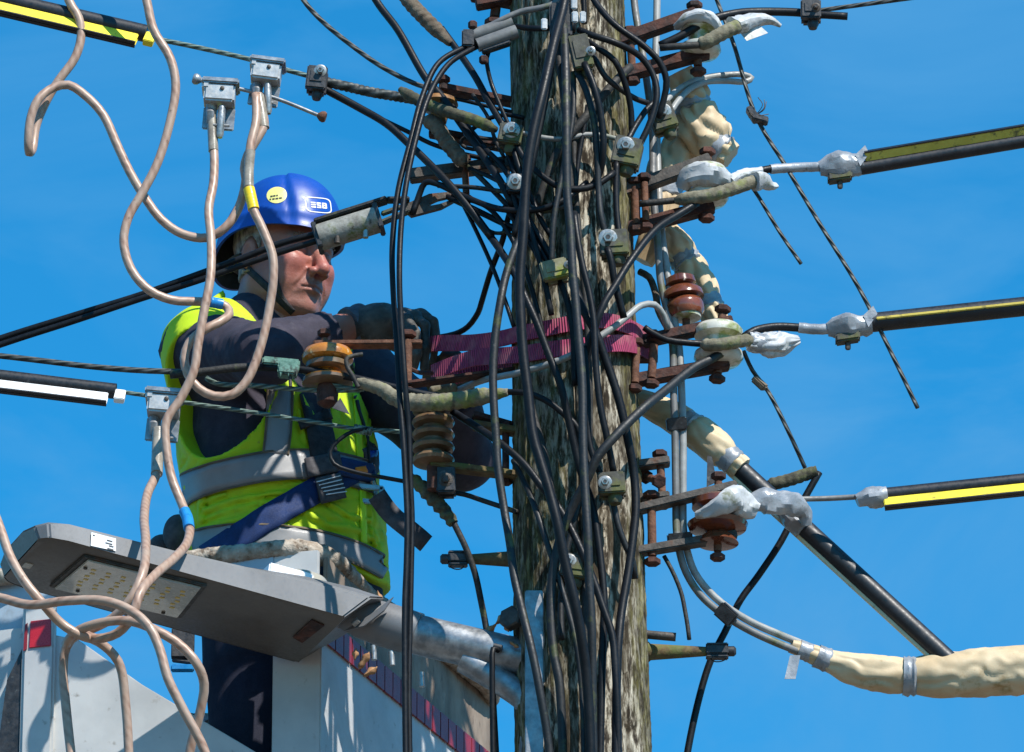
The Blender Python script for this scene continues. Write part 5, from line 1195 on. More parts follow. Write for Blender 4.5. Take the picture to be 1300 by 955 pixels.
# ------------------------------------------------------------------ the lineman: implicit surfaces meshed with surface nets
def nets(fn, lo, hi, h):
    lo = np.array(lo, float); hi = np.array(hi, float)
    nx, ny, nz = [int(math.ceil((hi[i]-lo[i])/h))+1 for i in range(3)]
    xs = lo[0]+h*np.arange(nx); ys = lo[1]+h*np.arange(ny); zs = lo[2]+h*np.arange(nz)
    Gx, Gy, Gz = np.meshgrid(xs, ys, zs, indexing='ij')
    P = np.stack([Gx.ravel(), Gy.ravel(), Gz.ravel()], 1).astype(np.float32)
    D = np.empty(len(P), np.float32)
    for i in range(0, len(P), 400000): D[i:i+400000] = fn(P[i:i+400000])
    D = D.reshape(nx, ny, nz)
    I = D < 0
    acc = np.zeros((nx-1, ny-1, nz-1, 3), np.float32); cnt = np.zeros((nx-1, ny-1, nz-1), np.float32)
    for axis in range(3):
        sl0 = [slice(None)]*3; sl1 = [slice(None)]*3
        sl0[axis] = slice(0, -1); sl1[axis] = slice(1, None)
        a = D[tuple(sl0)]; b = D[tuple(sl1)]
        cross = (a < 0) != (b < 0)
        t = np.where(cross, a/np.where(a == b, 1, a-b), 0)
        o1, o2 = [k for k in range(3) if k != axis]
        for d1 in (0, 1):
            for d2 in (0, 1):
                s = [None]*3
                s[axis] = slice(None); s[o1] = slice(d1, d1+(D.shape[o1]-1)); s[o2] = slice(d2, d2+(D.shape[o2]-1))
                c = cross[tuple(s)]; tt = t[tuple(s)]
                cnt += c
                acc[..., axis] += np.where(c, tt, 0); acc[..., o1] += c*d1; acc[..., o2] += c*d2
    act = cnt > 0
    idx = -np.ones(act.shape, np.int64); idx[act] = np.arange(act.sum())
    cell = np.argwhere(act)
    verts = lo+h*(cell+acc[act]/cnt[act][:, None])
    quads = []
    for axis in range(3):
        sl0 = [slice(1, -1)]*3; sl1 = [slice(1, -1)]*3
        sl0[axis] = slice(0, -1); sl1[axis] = slice(1, None)
        a = I[tuple(sl0)]; b = I[tuple(sl1)]
        for flip, mask in ((False, a & ~b), (True, ~a & b)):
            c = np.argwhere(mask)
            if len(c) == 0: continue
            o1, o2 = (axis+1) % 3, (axis+2) % 3
            base = c.copy(); base[:, o1] += 1; base[:, o2] += 1
            def g(d1, d2):
                q = base.copy(); q[:, o1] -= d1; q[:, o2] -= d2
                return idx[q[:, 0], q[:, 1], q[:, 2]]
            qd = np.stack([g(1, 1), g(0, 1), g(0, 0), g(1, 0)], 1)
            if flip: qd = qd[:, ::-1]
            quads.append(qd)
    Q = np.concatenate(quads)
    return verts, Q[(Q >= 0).all(1)]

def smin(a, b, k):
    h = np.clip(.5+.5*(b-a)/k, 0, 1)
    return b+(a-b)*h-k*h*(1-h)
def smax(a, b, k): return -smin(-a, -b, k)
def A3(v): return np.array(v, np.float32)
def ell(p, c, r):
    q = (p-A3(c))/A3(r); k = np.sqrt((q*q).sum(1))
    q2 = (p-A3(c))/(A3(r)**2); k2 = np.sqrt((q2*q2).sum(1))+1e-9
    return k*(k-1)/k2
def cap(p, a, b, ra, rb=None):
    rb = ra if rb is None else rb
    a = A3(a); b = A3(b); ab = b-a
    t = np.clip(((p-a)@ab)/float(ab@ab), 0, 1)
    return np.sqrt((((p-a)-t[:, None]*ab)**2).sum(1))-(ra+(rb-ra)*t)
def sph(p, c, r): return np.sqrt(((p-A3(c))**2).sum(1))-r
def waves(p, f, seed, n=4):
    r = np.random.default_rng(seed); o = 0
    for k in range(n):
        d = r.normal(size=3); d /= np.linalg.norm(d)
        o = o+np.sin(p@A3(d*f*r.uniform(.6, 1.5))+r.uniform(0, 6.3))
    return o/n

def mesh_obj(name, verts, faces, mat, parent, label=None, bvh=False):
    org = np.array(wp(parent)) if parent else np.zeros(3)
    me = bpy.data.meshes.new(name)
    me.from_pydata([tuple(v) for v in (verts-org)], [], [tuple(int(i) for i in f) for f in faces])
    me.polygons.foreach_set('use_smooth', [True]*len(me.polygons))
    me.materials.append(MT[mat]); 
    o = bpy.data.objects.new(name, me); COL.objects.link(o)
    if parent: o.parent = parent
    if label: o['label'] = label
    return (o, BVHTree.FromPolygons([Vector(v) for v in verts], [tuple(int(i) for i in f) for f in faces])) if bvh else o

# joints
NECK = np.array(at(333, 408, .47)); PELV = np.array(at(368, 770, .46))
YAW = math.radians(36)
FRT = np.array((math.sin(YAW), -math.cos(YAW), 0.)); LFT = np.array((math.cos(YAW), math.sin(YAW), 0.))
UPT = (NECK-PELV); TL = np.linalg.norm(UPT); UPT = UPT/TL
FRT = FRT-UPT*(FRT@UPT); FRT /= np.linalg.norm(FRT); LFT = np.cross(UPT, FRT); LFT = LFT if LFT[0] > 0 else -LFT
TM = np.stack([LFT, FRT, UPT], 1).astype(np.float32)      # world = PELV + TM @ local
def tl(p): return (p-A3(PELV))@TM
SR = np.array(at(250, 444, .34)); ER = np.array(at(334, 450, .13)); WR = np.array(at(450, 413, .23))
SLf = np.array(at(452, 470, .56)); EL_ = np.array(at(588, 582, .44)); WL = np.array(at(574, 486, .26))
tz = np.array([-.12, .0, .10, .22, .34, .44, .52, .58])
ta = np.array([.178, .185, .188, .190, .195, .185, .140, .060])
tb_ = np.array([.135, .150, .160, .152, .142, .125, .095, .060])
def torso(p, off=0.0):
    q = tl(p)
    a = np.interp(q[:, 2], tz, ta)+off; b = np.interp(q[:, 2], tz, tb_)+off
    y = q[:, 1]-.012
    k = np.sqrt((q[:, 0]/a)**2+(y/b)**2)
    d = (k-1)*np.minimum(a, b)*.95
    d = np.maximum(d, q[:, 2]-.575-off)
    d = np.maximum(d, -.14-q[:, 2])
    return d
def yoke(p, off=0.0):
    d = cap(p, SR+np.array((.02, .0, .0)), NECK-UPT*.03, .075+off, .085+off)
    return smin(d, cap(p, SLf, NECK-UPT*.03, .075+off, .085+off), .06)
def arm_r(p, off=0.0): return smin(cap(p, SR, ER, .062+off, .050+off), cap(p, ER, WR, .049+off, .031+off), .02)
def arm_l(p, off=0.0): return smin(cap(p, SLf, EL_, .060+off, .050+off), cap(p, EL_, WL, .050+off, .032+off), .02)

# head frame
HC = np.array(at(361, 331, .42))
HY = math.radians(46); HP = math.radians(-9)
hf = np.array((math.sin(HY)*math.cos(HP), -math.cos(HY)*math.cos(HP), math.sin(HP)))
hl = np.array((math.cos(HY), math.sin(HY), 0.)); hu = np.cross(hl, hf)*-1
hu = hu if hu[2] > 0 else -hu
HM = np.stack([hf, hl, hu], 1).astype(np.float32); HS = 1.06
def hl_(p): return ((p-A3(HC))@HM)/HS
def hw(v): return Vector(HC+(HM@np.array(v, float))*HS)
def headsdf(q):
    m = q.copy(); m[:, 1] = np.abs(m[:, 1])            # symmetric
    d = ell(q, (-.012, 0, .040), (.100, .078, .088))
    d = smin(d, ell(q, (.022, 0, -.028), (.066, .064, .078)), .03)
    d = smin(d, cap(m, (-.005, .052, -.052), (.048, .030, -.098), .020, .022), .035)      # jaw
    d = smin(d, ell(q, (.064, 0, -.100), (.026, .028, .023)), .022)                          # chin
    d = smin(d, cap(m, (.078, 0, .024), (.064, .046, .022), .013, .012), .016)               # brow
    d = smin(d, ell(m, (.058, .044, -.024), (.028, .022, .022)), .026)                       # cheek
    d = smin(d, ell(m, (.048, .048, -.058), (.026, .018, .026)), .026)                       # jowl
    d = smax(d, -ell(m, (.094, .032, .003), (.022, .019, .012)), .012)                       # socket
    d = smin(d, ell(m, (.071, .031, .002), (.0145, .0150, .0125)), .004)                     # closed lid mass
    d = smax(d, -cap(m, (.087, .022, -.0045), (.082, .042, -.003), .0012), .003)             # lid line
    d = smin(d, cap(m, (.083, .020, -.016), (.076, .044, -.013), .004), .008)                # bag under the eye
    nose = cap(q, (.086, 0, .010), (.110, 0, -.030), .0085, .0125)
    nose = smin(nose, sph(q, (.1125, 0, -.034), .0112), .008)
    nose = smin(nose, ell(m, (.098, .0150, -.039), (.0125, .0088, .0088)), .006)
    d = smin(d, nose, .010)
    d = smax(d, -ell(m, (.105, .0075, -.0475), (.006, .0042, .005)), .003)                   # nostril
    d = smin(d, ell(q, (.072, 0, -.064), (.024, .036, .024)), .016)                          # muzzle
    d = smax(d, -cap(m, (.094, .020, -.040), (.082, .037, -.074), .0030, .0022), .007)        # nose fold
    d = smin(d, cap(m, (.0955, .0, -.0625), (.0865, .023, -.0680), .0045, .0026), .004)      # upper lip
    d = smin(d, cap(m, (.0935, .0, -.0730), (.0865, .020, -.0720), .0055, .0030), .004)      # lower lip
    d = smax(d, -cap(m, (.0995, .0, -.0672), (.0880, .028, -.0712), .0015, .0016), .0035)    # mouth line
    d = smax(d, -ell(q, (.100, 0, -.085), (.010, .022, .006)), .008)                         # under the lip
    ear = ell(m, (-.012, .080, -.008), (.019, .010, .031))
    ear = smax(ear, -ell(m, (-.008, .090, -.006), (.010, .007, .019)), .004)
    d = smin(d, ear, .006)
    d = smin(d, cap(q, (-.028, 0, -.055), (-.050, 0, -.19), .058, .066), .03)                # neck
    d = smin(d, cap(q, (.005, 0, -.11), (-.02, 0, -.17), .040, .05), .03)                    # throat
    wr = 9.0
    for (a, b, w) in (((.074, .052, .004), (.060, .066, .010), .0016), ((.074, .052, -.002), (.060, .067, -.006), .0016), ((.076, .050, -.010), (.066, .062, -.020), .0015),
                      ((.084, .016, -.014), (.078, .036, -.022), .0016), ((.080, .040, -.076), (.072, .038, -.096), .0020), ((.062, .054, -.046), (.050, .058, -.078), .0022),
                      ((.092, .006, .018), (.094, .005, .034), .0014), ((.0, .060, -.098), (.03, .040, -.128), .0024), ((-.03, .064, -.09), (.0, .056, -.135), .0022)):
        wr = np.minimum(wr, cap(m, a, b, 0.0)/w)
    d = d+.0015*np.exp(-wr**2)
    d = d+(.0007*waves(q, 130, 3)+.0003*waves(q, 320, 4))*np.exp(-np.maximum(0, -(q[:, 0]-.02))*60)
    return d
# fine head and neck
R_ = .17
hv, hq = nets(lambda p: headsdf(hl_(p))*HS, HC-np.array((.14, .14, .23)), HC+np.array((.145, .145, .16)), .0024)
def body(p):
    d = smin(torso(p, -.012), yoke(p, -.014), .05)
    d = smin(d, arm_r(p, -.002), .03); d = smin(d, arm_l(p, -.006), .03)
    d = smin(d, cap(p, NECK-UPT*.06, HC-np.array((0, 0, .10)), .07, .055), .03)
    hipl = PELV-UPT*.06+LFT*.09; hipr = PELV-UPT*.06-LFT*.09
    for h_ in (hipl, hipr):
        d = smin(d, cap(p, h_, h_-np.array((0, .0, .42)), .075, .055), .03)
        d = smin(d, cap(p, h_-np.array((0, 0, .42)), h_-np.array((0, -.02, .84)), .052, .04), .02)
    return d
blo = np.array((min(SR[0], WL[0], NECK[0])-.20, .02, PELV[2]-.95)); bhi = np.array((max(WL[0], EL_[0])+.10, .80, NECK[2]+.10))
bv, bq = nets(body, blo, bhi, .012)
pv = np.concatenate([hv, bv]); pq = np.concatenate([hq, bq+len(hv)])
pbase = Vector((PELV[0], PELV[1], PELV[2]-.98))
me = bpy.data.meshes.new('person')
me.from_pydata([tuple(v) for v in (pv-np.array(pbase))], [], [tuple(int(i) for i in f) for f in pq])
me.polygons.foreach_set('use_smooth', [True]*len(me.polygons))
me.materials.append(MT['skin'])
q = hl_(pv.astype(np.float32)); m = q.copy(); m[:, 1] = np.abs(m[:, 1])
col = np.tile(A3((.39, .155, .112)), (len(pv), 1))
def blend(w, c):
    global col
    w = np.clip(w, 0, 1)[:, None]; col = col*(1-w)+A3(c)*w
G = lambda c, r: np.exp(-(((m-A3(c))/A3(r))**2).sum(1))
blend(.75*G((.060, .045, -.028), (.05, .036, .034)), (.38, .105, .088))
blend(.9*G((.110, .0, -.032), (.02, .02, .018)), (.42, .11, .095))
blend(.55*G((.06, .03, -.095), (.06, .05, .032)), (.27, .150, .120))
blend(.5*G((.095, .015, -.055), (.02, .022, .010)), (.24, .155, .125))
blend(.9*G((.094, .006, -.0665), (.010, .020, .0055)), (.25, .085, .075))
blend(.8*G((.074, .034, .027), (.016, .024, .006)), (.16, .12, .10))
blend(.55*G((-.03, .06, -.11), (.05, .05, .05)), (.35, .12, .085))
ca = me.color_attributes.new('pigment', 'FLOAT_COLOR', 'POINT')
ca.data.foreach_set('color', np.concatenate([col, np.ones((len(col), 1))], 1).astype(np.float32).ravel())
person = bpy.data.objects.new('person', me); COL.objects.link(person); person.location = pbase
person['label'] = 'man in blue hard hat and yellow high-visibility vest reaching to the pole'
person['category'] = 'person'

# sweatshirt
def shirt(p):
    d = smin(torso(p, -.004), yoke(p, -.004), .06)
    d = smin(d, smin(arm_r(p, .014), arm_l(p, .012), .02), .03)
    tr = np.clip(((p-A3(ER))@A3(WR-ER))/float((WR-ER)@(WR-ER)), 0, 2)
    w = waves(p, 60, 7, 3)+.6*np.abs(waves(p, 95, 8, 3))
    d = d+.0040*w
    tu = ((p-A3(SR))@A3(ER-SR))/float((ER-SR)@(ER-SR))*.30
    near = np.exp(-np.maximum(0, arm_r(p, 0))/.03)
    d = d+.0048*near*np.abs(np.sin(tu*120+5*waves(p, 22, 77, 3)))-.0035*near*np.abs(np.sin(tr*24+4*waves(p, 26, 78, 3)))*np.exp(-((tr-.1)/.35)**2)
    # cuffs end before the wrists, collar stands round the neck
    cr_ = ((p-A3(ER))@A3(WR-ER))/float((WR-ER)@(WR-ER))
    d = np.where((cr_ > .5) & (cap(p, ER, WR, .1) < 0), np.maximum(d, (cr_-.72)*.26), d)
    cl = ((p-A3(EL_))@A3(WL-EL_))/float((WL-EL_)@(WL-EL_))
    d = np.where((cl > .4) & (cap(p, EL_, WL, .1) < 0), np.maximum(d, (cl-.82)*.2), d)
    col_a = NECK-UPT*.03; col_b = HC+(HM@np.array((-.040, 0, -.118)))*HS
    collar = np.abs(cap(p, col_a, col_b, .092, .086)+.004)-.004
    t = ((p-A3(col_a))@A3(col_b-col_a))/float((col_b-col_a)@(col_b-col_a))
    collar = np.maximum(collar, (t-.93)*.1)
    d = smin(d, collar, .012)
    return d
sv, sq_ = nets(shirt, (blo[0]-.02, .02, PELV[2]-.02), (bhi[0]+.03, .82, NECK[2]+.12), .0072)
mesh_obj('sweatshirt', sv, sq_, 'navy', person)

# vest
AH_R = np.array(at(268, 500, .27)); AHd = np.array((-.62, -.78, -.05)); AHd /= np.linalg.norm(AHd)
def armhole(p, c, ax, r0):
    v = p-A3(c); t = v@A3(ax); w = v-t[:, None]*A3(ax)
    w = w*A3((1, 1, .72))
    return np.where(t > -.10, np.sqrt((w**2).sum(1))-r0, .2)
def on_torso(x, y, off=.02):
    r = np.array(ray(x, y)); o = np.array(CAMPOS); t = 13.2/r[1]*1.0
    t = (0.0-CAMPOS.y)/r[1]
    for _ in range(60):
        e = float(torso((o+r*t)[None, :].astype(np.float32), off)[0])
        t += max(.0008, e*.8)
        if e < .001: break
    return o+r*t
FOLDS = [([(232, 662), (262, 648), (300, 634), (345, 626), (392, 626)], .0085, .009), ([(248, 676), (285, 664), (330, 655), (372, 648)], .007, .010),
         ([(226, 640), (250, 640), (285, 628)], .006, .008), ([(330, 642), (352, 660), (372, 672)], .006, .008), ([(420, 640), (445, 655), (470, 660)], .007, .009),
         ([(388, 650), (420, 668), (455, 672), (480, 690)], .006, .010), ([(300, 560), (320, 572), (338, 560)], .006, .008), ([(232, 582), (262, 576), (300, 560), (325, 535)], .005, .010),
         ([(432, 500), (440, 540), (438, 575)], .006, .008), ([(470, 520), (466, 560)], .005, .008), ([(380, 520), (388, 560)], .005, .007), ([(470, 640), (474, 680), (484, 712)], .006, .009), ([(205, 452), (204, 480), (212, 505)], .006, .008)]
FOLDS = [([on_torso(*q) for q in f], a, w) for f, a, w in FOLDS]
def vest(p):
    base = smin(torso(p, .019), yoke(p, .016), .07)
    out = base.copy(); near = np.abs(base) < .05
    if near.any(): out[near] = vest_near(p[near], base[near])
    return out
def vest_near(p, base):
    q = tl(p)
    ar = armhole(p, AH_R, AHd, .094)
    al = armhole(p, SLf+LFT*.03-UPT*.04, LFT, .10)
    fl = .016*np.exp(-np.maximum(ar, 0)/.022)
    w1 = waves(p*A3((1, 1, 2.0)), 34, 21, 4)
    w2 = waves(p*A3((1.3, 1.1, 2.8))+.012*w1[:, None], 30, 25, 3)
    w3 = waves(p*A3((1.1, 1.2, 1.6)), 70, 29, 4)
    creases = .0028*w1+.0045*np.maximum(0, 1-np.abs(w2)*6.5)*np.clip((.36-q[:, 2])*12, 0, 1)+.0016*w3
    for f, a, w in FOLDS:
        e = None
        for u, v in zip(f[:-1], f[1:]):
            k = cap(p, u, v, 0.0); e = k if e is None else np.minimum(e, k)
        w = w*.62
        creases = creases-.8*a*np.exp(-(e/w)**2)+.7*a*np.exp(-((e-1.7*w)/(.7*w))**2)
    d = base-fl+creases*(1-np.exp(-np.maximum(ar, 0)/.02))
    d = smax(d, -ar, .006); d = smax(d, -al, .006)
    # V neck
    vn = np.abs(q[:, 0])-np.clip((q[:, 2]-.30)*.42, 0, 1)
    d = smax(d, -np.maximum(vn*.9, np.maximum(.02-q[:, 1], .30-q[:, 2])), .006)
    nk = np.sqrt((q[:, 0])**2+(q[:, 1])**2)-.098
    d = smax(d, -np.maximum(nk, .46-q[:, 2]), .006)
    d = smax(d, .02-q[:, 2]-.012*np.sin(q[:, 0]*20), .004)
    return d
vv, vq = nets(vest, (blo[0]-.02, .05, PELV[2]-.02), (NECK[0]+.36, .82, NECK[2]+.06), .0046)
vesto, VB = mesh_obj('high_visibility_vest', vv, vq, 'vest', person, bvh=True)

def onv(x, y, off=.003):
    r = ray(x, y)
    h_ = VB.ray_cast(CAMPOS, r)
    if h_[0] is None:
        h_ = VB.find_nearest(at(x, y, .40)); 
    return h_[0]-r*off
def vest_ribbon(name, pts, wpx, mat, parent, off=.003, thick=.003, k=14, fixed=None):
    """a band of cloth laid over the vest along photo bearings"""
    C = catmull([Vector((x, y, 0)) for (x, y) in pts], 5.0); rows = 5
    mb = MB(); V = []; F = []; U = []
    for i, c in enumerate(C):
        T = (C[min(i+1, len(C)-1)]-C[max(i-1, 0)]).normalized(); N = Vector((-T.y, T.x, 0))
        for j in range(rows):
            e = c+N*((j/(rows-1)-.5)*wpx)
            V.append(onv(e.x, e.y, off))
    # even out the folds a little along the band
    for _ in range(2):
        W2 = list(V)
        for i in range(1, len(C)-1):
            for j in range(rows):
                W2[i*rows+j] = V[i*rows+j]*.5+(V[(i-1)*rows+j]+V[(i+1)*rows+j])*.25
        V = W2
    for i in range(len(C)-1):
        for j in range(rows-1):
            F.append((i*rows+j, i*rows+j+1, (i+1)*rows+j+1, (i+1)*rows+j)); U.append([(j/4, i*.01), ((j+1)/4, i*.01), ((j+1)/4, (i+1)*.01), (j/4, (i+1)*.01)])
    return build(name, mb.add(V, F, U), mat, parent, solid=thick, angle=180)
chest = [(219, 634), (232, 622), (262, 609), (300, 599), (340, 592), (380, 589), (420, 592), (455, 600), (482, 608)]
low = [(243, 688), (275, 681), (320, 679), (370, 682), (415, 690), (455, 703), (492, 722)]
vert = [(356, 492), (355, 520), (353, 550), (350, 576)]
for pts, w in ((chest, 37), (low, 27), (vert, 32)):
    b0 = vest_ribbon('reflective_band', pts, w, 'reflect', vesto, .0075)
    for sg in (-1, 1):
        cc = catmull([Vector((x, y, 0)) for x, y in pts], 6)
        ed = []
        for i, c in enumerate(cc):
            T = (cc[min(i+1, len(cc)-1)]-cc[max(i-1, 0)]).normalized()
            e = c+Vector((-T.y, T.x, 0))*(sg*w*.5); ed.append((e.x, e.y))
        vest_ribbon('band_edging', ed, 2.4, 'piping', vesto, .0095, .002)
vest_ribbon('zip_flap', [(452, 500), (456, 560), (460, 620), (462, 690)], 7, 'vest_trim', vesto, .004)
vest_ribbon('name_tab', [(474, 572), (475, 592)], 12, 'logo_blue', vesto, .007)
vest_ribbon('tab_backing', [(470, 566), (482, 596)], 24, 'web_grey', vesto, .004)

# harness over the vest
harness = bpy.data.objects.new('safety_harness', None); COL.objects.link(harness); harness.parent = person
harness.location = Vector(at(420, 640, .28))-person.location
vest_ribbon('thigh_strap', [(262, 708), (290, 690), (330, 664), (370, 640), (410, 618), (448, 598)], 33, 'web_blue', harness, .010, .004)
vest_ribbon('chest_strap', [(394, 478), (399, 505), (406, 545), (412, 580), (418, 610), (422, 634)], 33, 'web_black', harness, .015, .005)
vest_ribbon('strap_keeper', [(408, 578), (413, 602)], 44, 'web_grey', harness, .021, .006)
vest_ribbon('strap_keeper', [(398, 527), (402, 538)], 42, 'web_black', harness, .021, .006)
vest_ribbon('strap_end', [(416, 604), (424, 636)], 32, 'web_grey', harness, .026, .004)
vest_ribbon('shoulder_strap', [(446, 446), (456, 472), (464, 500)], 14, 'web_grey', harness, .012, .004)
vest_ribbon('side_strap', [(476, 500), (484, 530), (488, 570), (488, 600)], 16, 'web_black', harness, .012, .004)
vest_ribbon('hip_pad', [(430, 592), (465, 600), (500, 612)], 22, 'web_blue', harness, .018, .008)
vest_ribbon('orange_tag', [(452, 598), (476, 594)], 9, 'orange', harness, .028, .002)
for k in range(5):
    vest_ribbon('stitching', [(402+3*k, 612+4*k), (432+2*k, 604+5*k)], 1.2, 'white', harness, .031, .001)
bc = onv(468, 628, .03)
bk_ = MB()
X, Y, Z = face(-6)
for (dx, dz, hx, hz) in ((0, 10, 18, 3.4), (0, -10, 18, 3.4), (-16, 0, 3.4, 12), (16, 0, 3.4, 12)):
    bk_.box(bc+X*dx*S+Z*dz*S, X*hx*S, Y*.004, Z*hz*S)
build('buckle', bk_, 'steel', harness, bevel=.0015)
cp = [Vector(onv(x, y, .035)) for (x, y) in ((482,608),(490,618),(497,632),(503,634),(506,622),(500,612),(488,606))]
build('carabiner', MB().tube(catmull(cp, .004), .0042, 10), 'steel', harness)
fs = [at(478, 628, .20), at(500, 655, .20), at(520, 675, .20), at(541, 690, .20)]
P = catmull(fs, .01); V = []; F = []
for i, p in enumerate(P):
    T = (P[min(i+1, len(P)-1)]-P[max(i-1, 0)]).normalized(); N = T.cross(Vector((0, -1, 0))).normalized()
    V += [p-N*.019+Vector((0, .01*math.sin(i*.5), 0)), p+N*.019+Vector((0, .01*math.sin(i*.5), 0))]
    if i: F.append((2*i-2, 2*i-1, 2*i+1, 2*i))
build('loose_strap', MB().add(V, F), 'web_grey', harness, solid=.004)
cp = [onv(228, 676, .012), onv(236, 690, .014)]
build('back_pad', MB().ball(at(226, 678, .42), .040, 20, 14, (.75, .8, 1.0)).ball(at(206, 694, .46), .034, 20, 14, (.8, .8, .7)), 'web_grey', harness)
tool = at(232, 830, .18)
build('hanging_clip', MB().box(tool+ZV*.02, RGT*.022, Vector((0, .01, 0)), ZV*.03).tube([tool-ZV*.012-RGT*.02, tool-ZV*.018+RGT*.025], .006, 10), 'conn_black', harness, bevel=.003)
build('blue_buckle', MB().box(tool-ZV*.03, RGT*.022, Vector((0, .008, 0)), ZV*.006), 'blue_tape', harness, bevel=.002)

# trousers and boots
def trousers(p):
    q = tl(p)
    d = np.maximum(torso(p, .004), q[:, 2]-.05)
    hipl = PELV-UPT*.06+LFT*.09; hipr = PELV-UPT*.06-LFT*.09
    for h_ in (hipl, hipr):
        d = smin(d, cap(p, h_, h_-np.array((0, 0, .42)), .096, .080), .04)
        d = smin(d, cap(p, h_-np.array((0, 0, .42)), h_-np.array((0, -.02, .80)), .078, .072), .02)
    return d+.005*waves(p, 40, 31, 4)
tv, tq = nets(trousers, (PELV[0]-.26, PELV[1]-.26, PELV[2]-.97), (PELV[0]+.28, PELV[1]+.26, PELV[2]+.1), .011)
mesh_obj('trousers', tv, tq, 'trouser', person)
for sg in (-1, 1):
    f0 = PELV-UPT*.06+LFT*.09*sg-np.array((0, 0, .87)); toe = f0+FRT*.15-np.array((0, 0, .03)); heel = f0-FRT*.06-np.array((0, 0, .02))
    v_, q_ = nets(lambda p: np.maximum(smin(smin(cap(p, heel, toe, .042, .044), cap(p, f0, f0+np.array((0, 0, .10)), .05, .055), .03), sph(p, toe, .05), .02), (f0[2]-.065)-p[:, 2]), f0-np.array((.25, .25, .1)), f0+np.array((.25, .25, .17)), .008)
    mesh_obj('boot', v_, q_, 'conn_black', person)

# gloves: palm, four fingers and a thumb closed on the strap
def jt(*p): return np.array(at(*p))
fing_r = [
 [(533,399,.185), (549,409,.165), (553,434,.165), (549,460,.18)],
 [(526,402,.165), (540,414,.140), (541,442,.140), (538,467,.155)],
 [(517,407,.150), (528,424,.125), (529,450,.127), (526,466,.145)],
 [(508,413,.145), (516,432,.120), (517,450,.125), (515,462,.135)]]
thumb_r = [(478,424,.21), (500,436,.215), (518,446,.215), (534,448,.21)]
fing_l = [
 [(566,478,.235), (558,462,.205), (566,452,.185), (580,452,.18)],
 [(577,482,.23), (572,468,.20), (580,458,.18), (592,458,.178)],
 [(586,488,.23), (586,474,.20), (594,466,.185), (603,468,.18)],
 [(594,494,.235), (597,483,.21), (603,478,.195), (610,480,.19)]]
thumb_l = [(556,492,.25), (546,480,.23), (546,468,.21), (554,460,.20)]
def glove(wrist, k0, k1, fings, thumb, rf):
    F_ = [[jt(*p) for p in f] for f in fings]; TH = [jt(*p) for p in thumb]
    def fn(p):
        d = cap(p, wrist, jt(*k0), .036, .040)
        d = smin(d, cap(p, jt(*k0), jt(*k1), .034, .026), .02)
        for f in F_:
            d = smin(d, cap(p, jt(*k1), f[0], .024, .0130), .006)
        fd_ = None
        for i, f in enumerate(F_):
            r = rf*(1, 1.05, 1.0, .86)[i]
            e = smin(smin(cap(p, f[0], f[1], r*1.18, r*1.08), cap(p, f[1], f[2], r*1.08, r), .004), cap(p, f[2], f[3], r, r*.85), .004)
            fd_ = e if fd_ is None else smin(fd_, e, .0006)
        d = smin(d, fd_, .006)
        e = smin(smin(cap(p, TH[0], TH[1], .021, .016), cap(p, TH[1], TH[2], .016, .0135), .004), cap(p, TH[2], TH[3], .0135, .011), .004)
        d = smin(d, e, .012)
        return d+.0018*waves(p, 130, 51, 4)+.0022*np.abs(waves(p, 85, 52, 3))
    c = jt(*k1)
    return nets(fn, c-np.array((.17, .14, .13)), c+np.array((.11, .16, .11)), .0028)
v_, q_ = glove(WR+(WR-ER)*.02, (480, 411, .215), (512, 408, .19), fing_r, thumb_r, .0104)
gl = mesh_obj('glove', v_, q_, 'glove', person)
axw = (WR-ER)/np.linalg.norm(WR-ER)
build('cuff', MB().tube([Vector(WR+axw*t) for t in np.linspace(-.016, .022, 6)], lambda t: .0385+.0015*math.sin(9*t), 24), 'glove_cuff', gl, angle=60)
pr = MB()
for (x, y, w) in ((489, 393, 5), (495, 391, 6), (491, 398, 4), (515, 391, 4)):
    r = ray(x, y); bvh_g = None
    pr.box(at(x, y, .165), RGT*(w*.5*S), UPV*.002, Vector((0, .001, 0)))
v_, q_ = glove(WL, (576, 490, .245), (578, 484, .235), fing_l, thumb_l, .0125)
mesh_obj('glove', v_, q_, 'glove', person)

# hair: a close shell on the sides and back of the head under the helmet
def hairf(p):
    q = hl_(p); m = q.copy(); m[:, 1] = np.abs(m[:, 1])
    d = headsdf(q)-.0045+.0010*waves(q, 240, 61, 4)
    reg = np.maximum(q[:, 0]-.012+.35*np.maximum(0, -q[:, 2]), -.045-q[:, 2]+.2*np.maximum(0, q[:, 0]))
    reg = smax(reg, -ell(m, (-.012, .085, -.008), (.022, .03, .034)), .006)
    return np.maximum(d, reg)*HS
v_, q_ = nets(hairf, HC-np.array((.14, .14, .10)), HC+np.array((.14, .14, .15)), .0030)
mesh_obj('hair', v_, q_, 'hair', person)
for sg in (-1, 1):
    eb = MB()
    for k in range(26):
        t_ = k/25; y = sg*(.014+.036*t_); b0 = Vector((.090-.016*t_, y, .022+.006*math.sin(3*t_)+rng.uniform(-.003, .003)))
        eb.tube([hw(b0), hw(b0+Vector((.003, sg*.006, .003)))], .0007, 5)
    build('eyebrow', eb, 'hair', person)

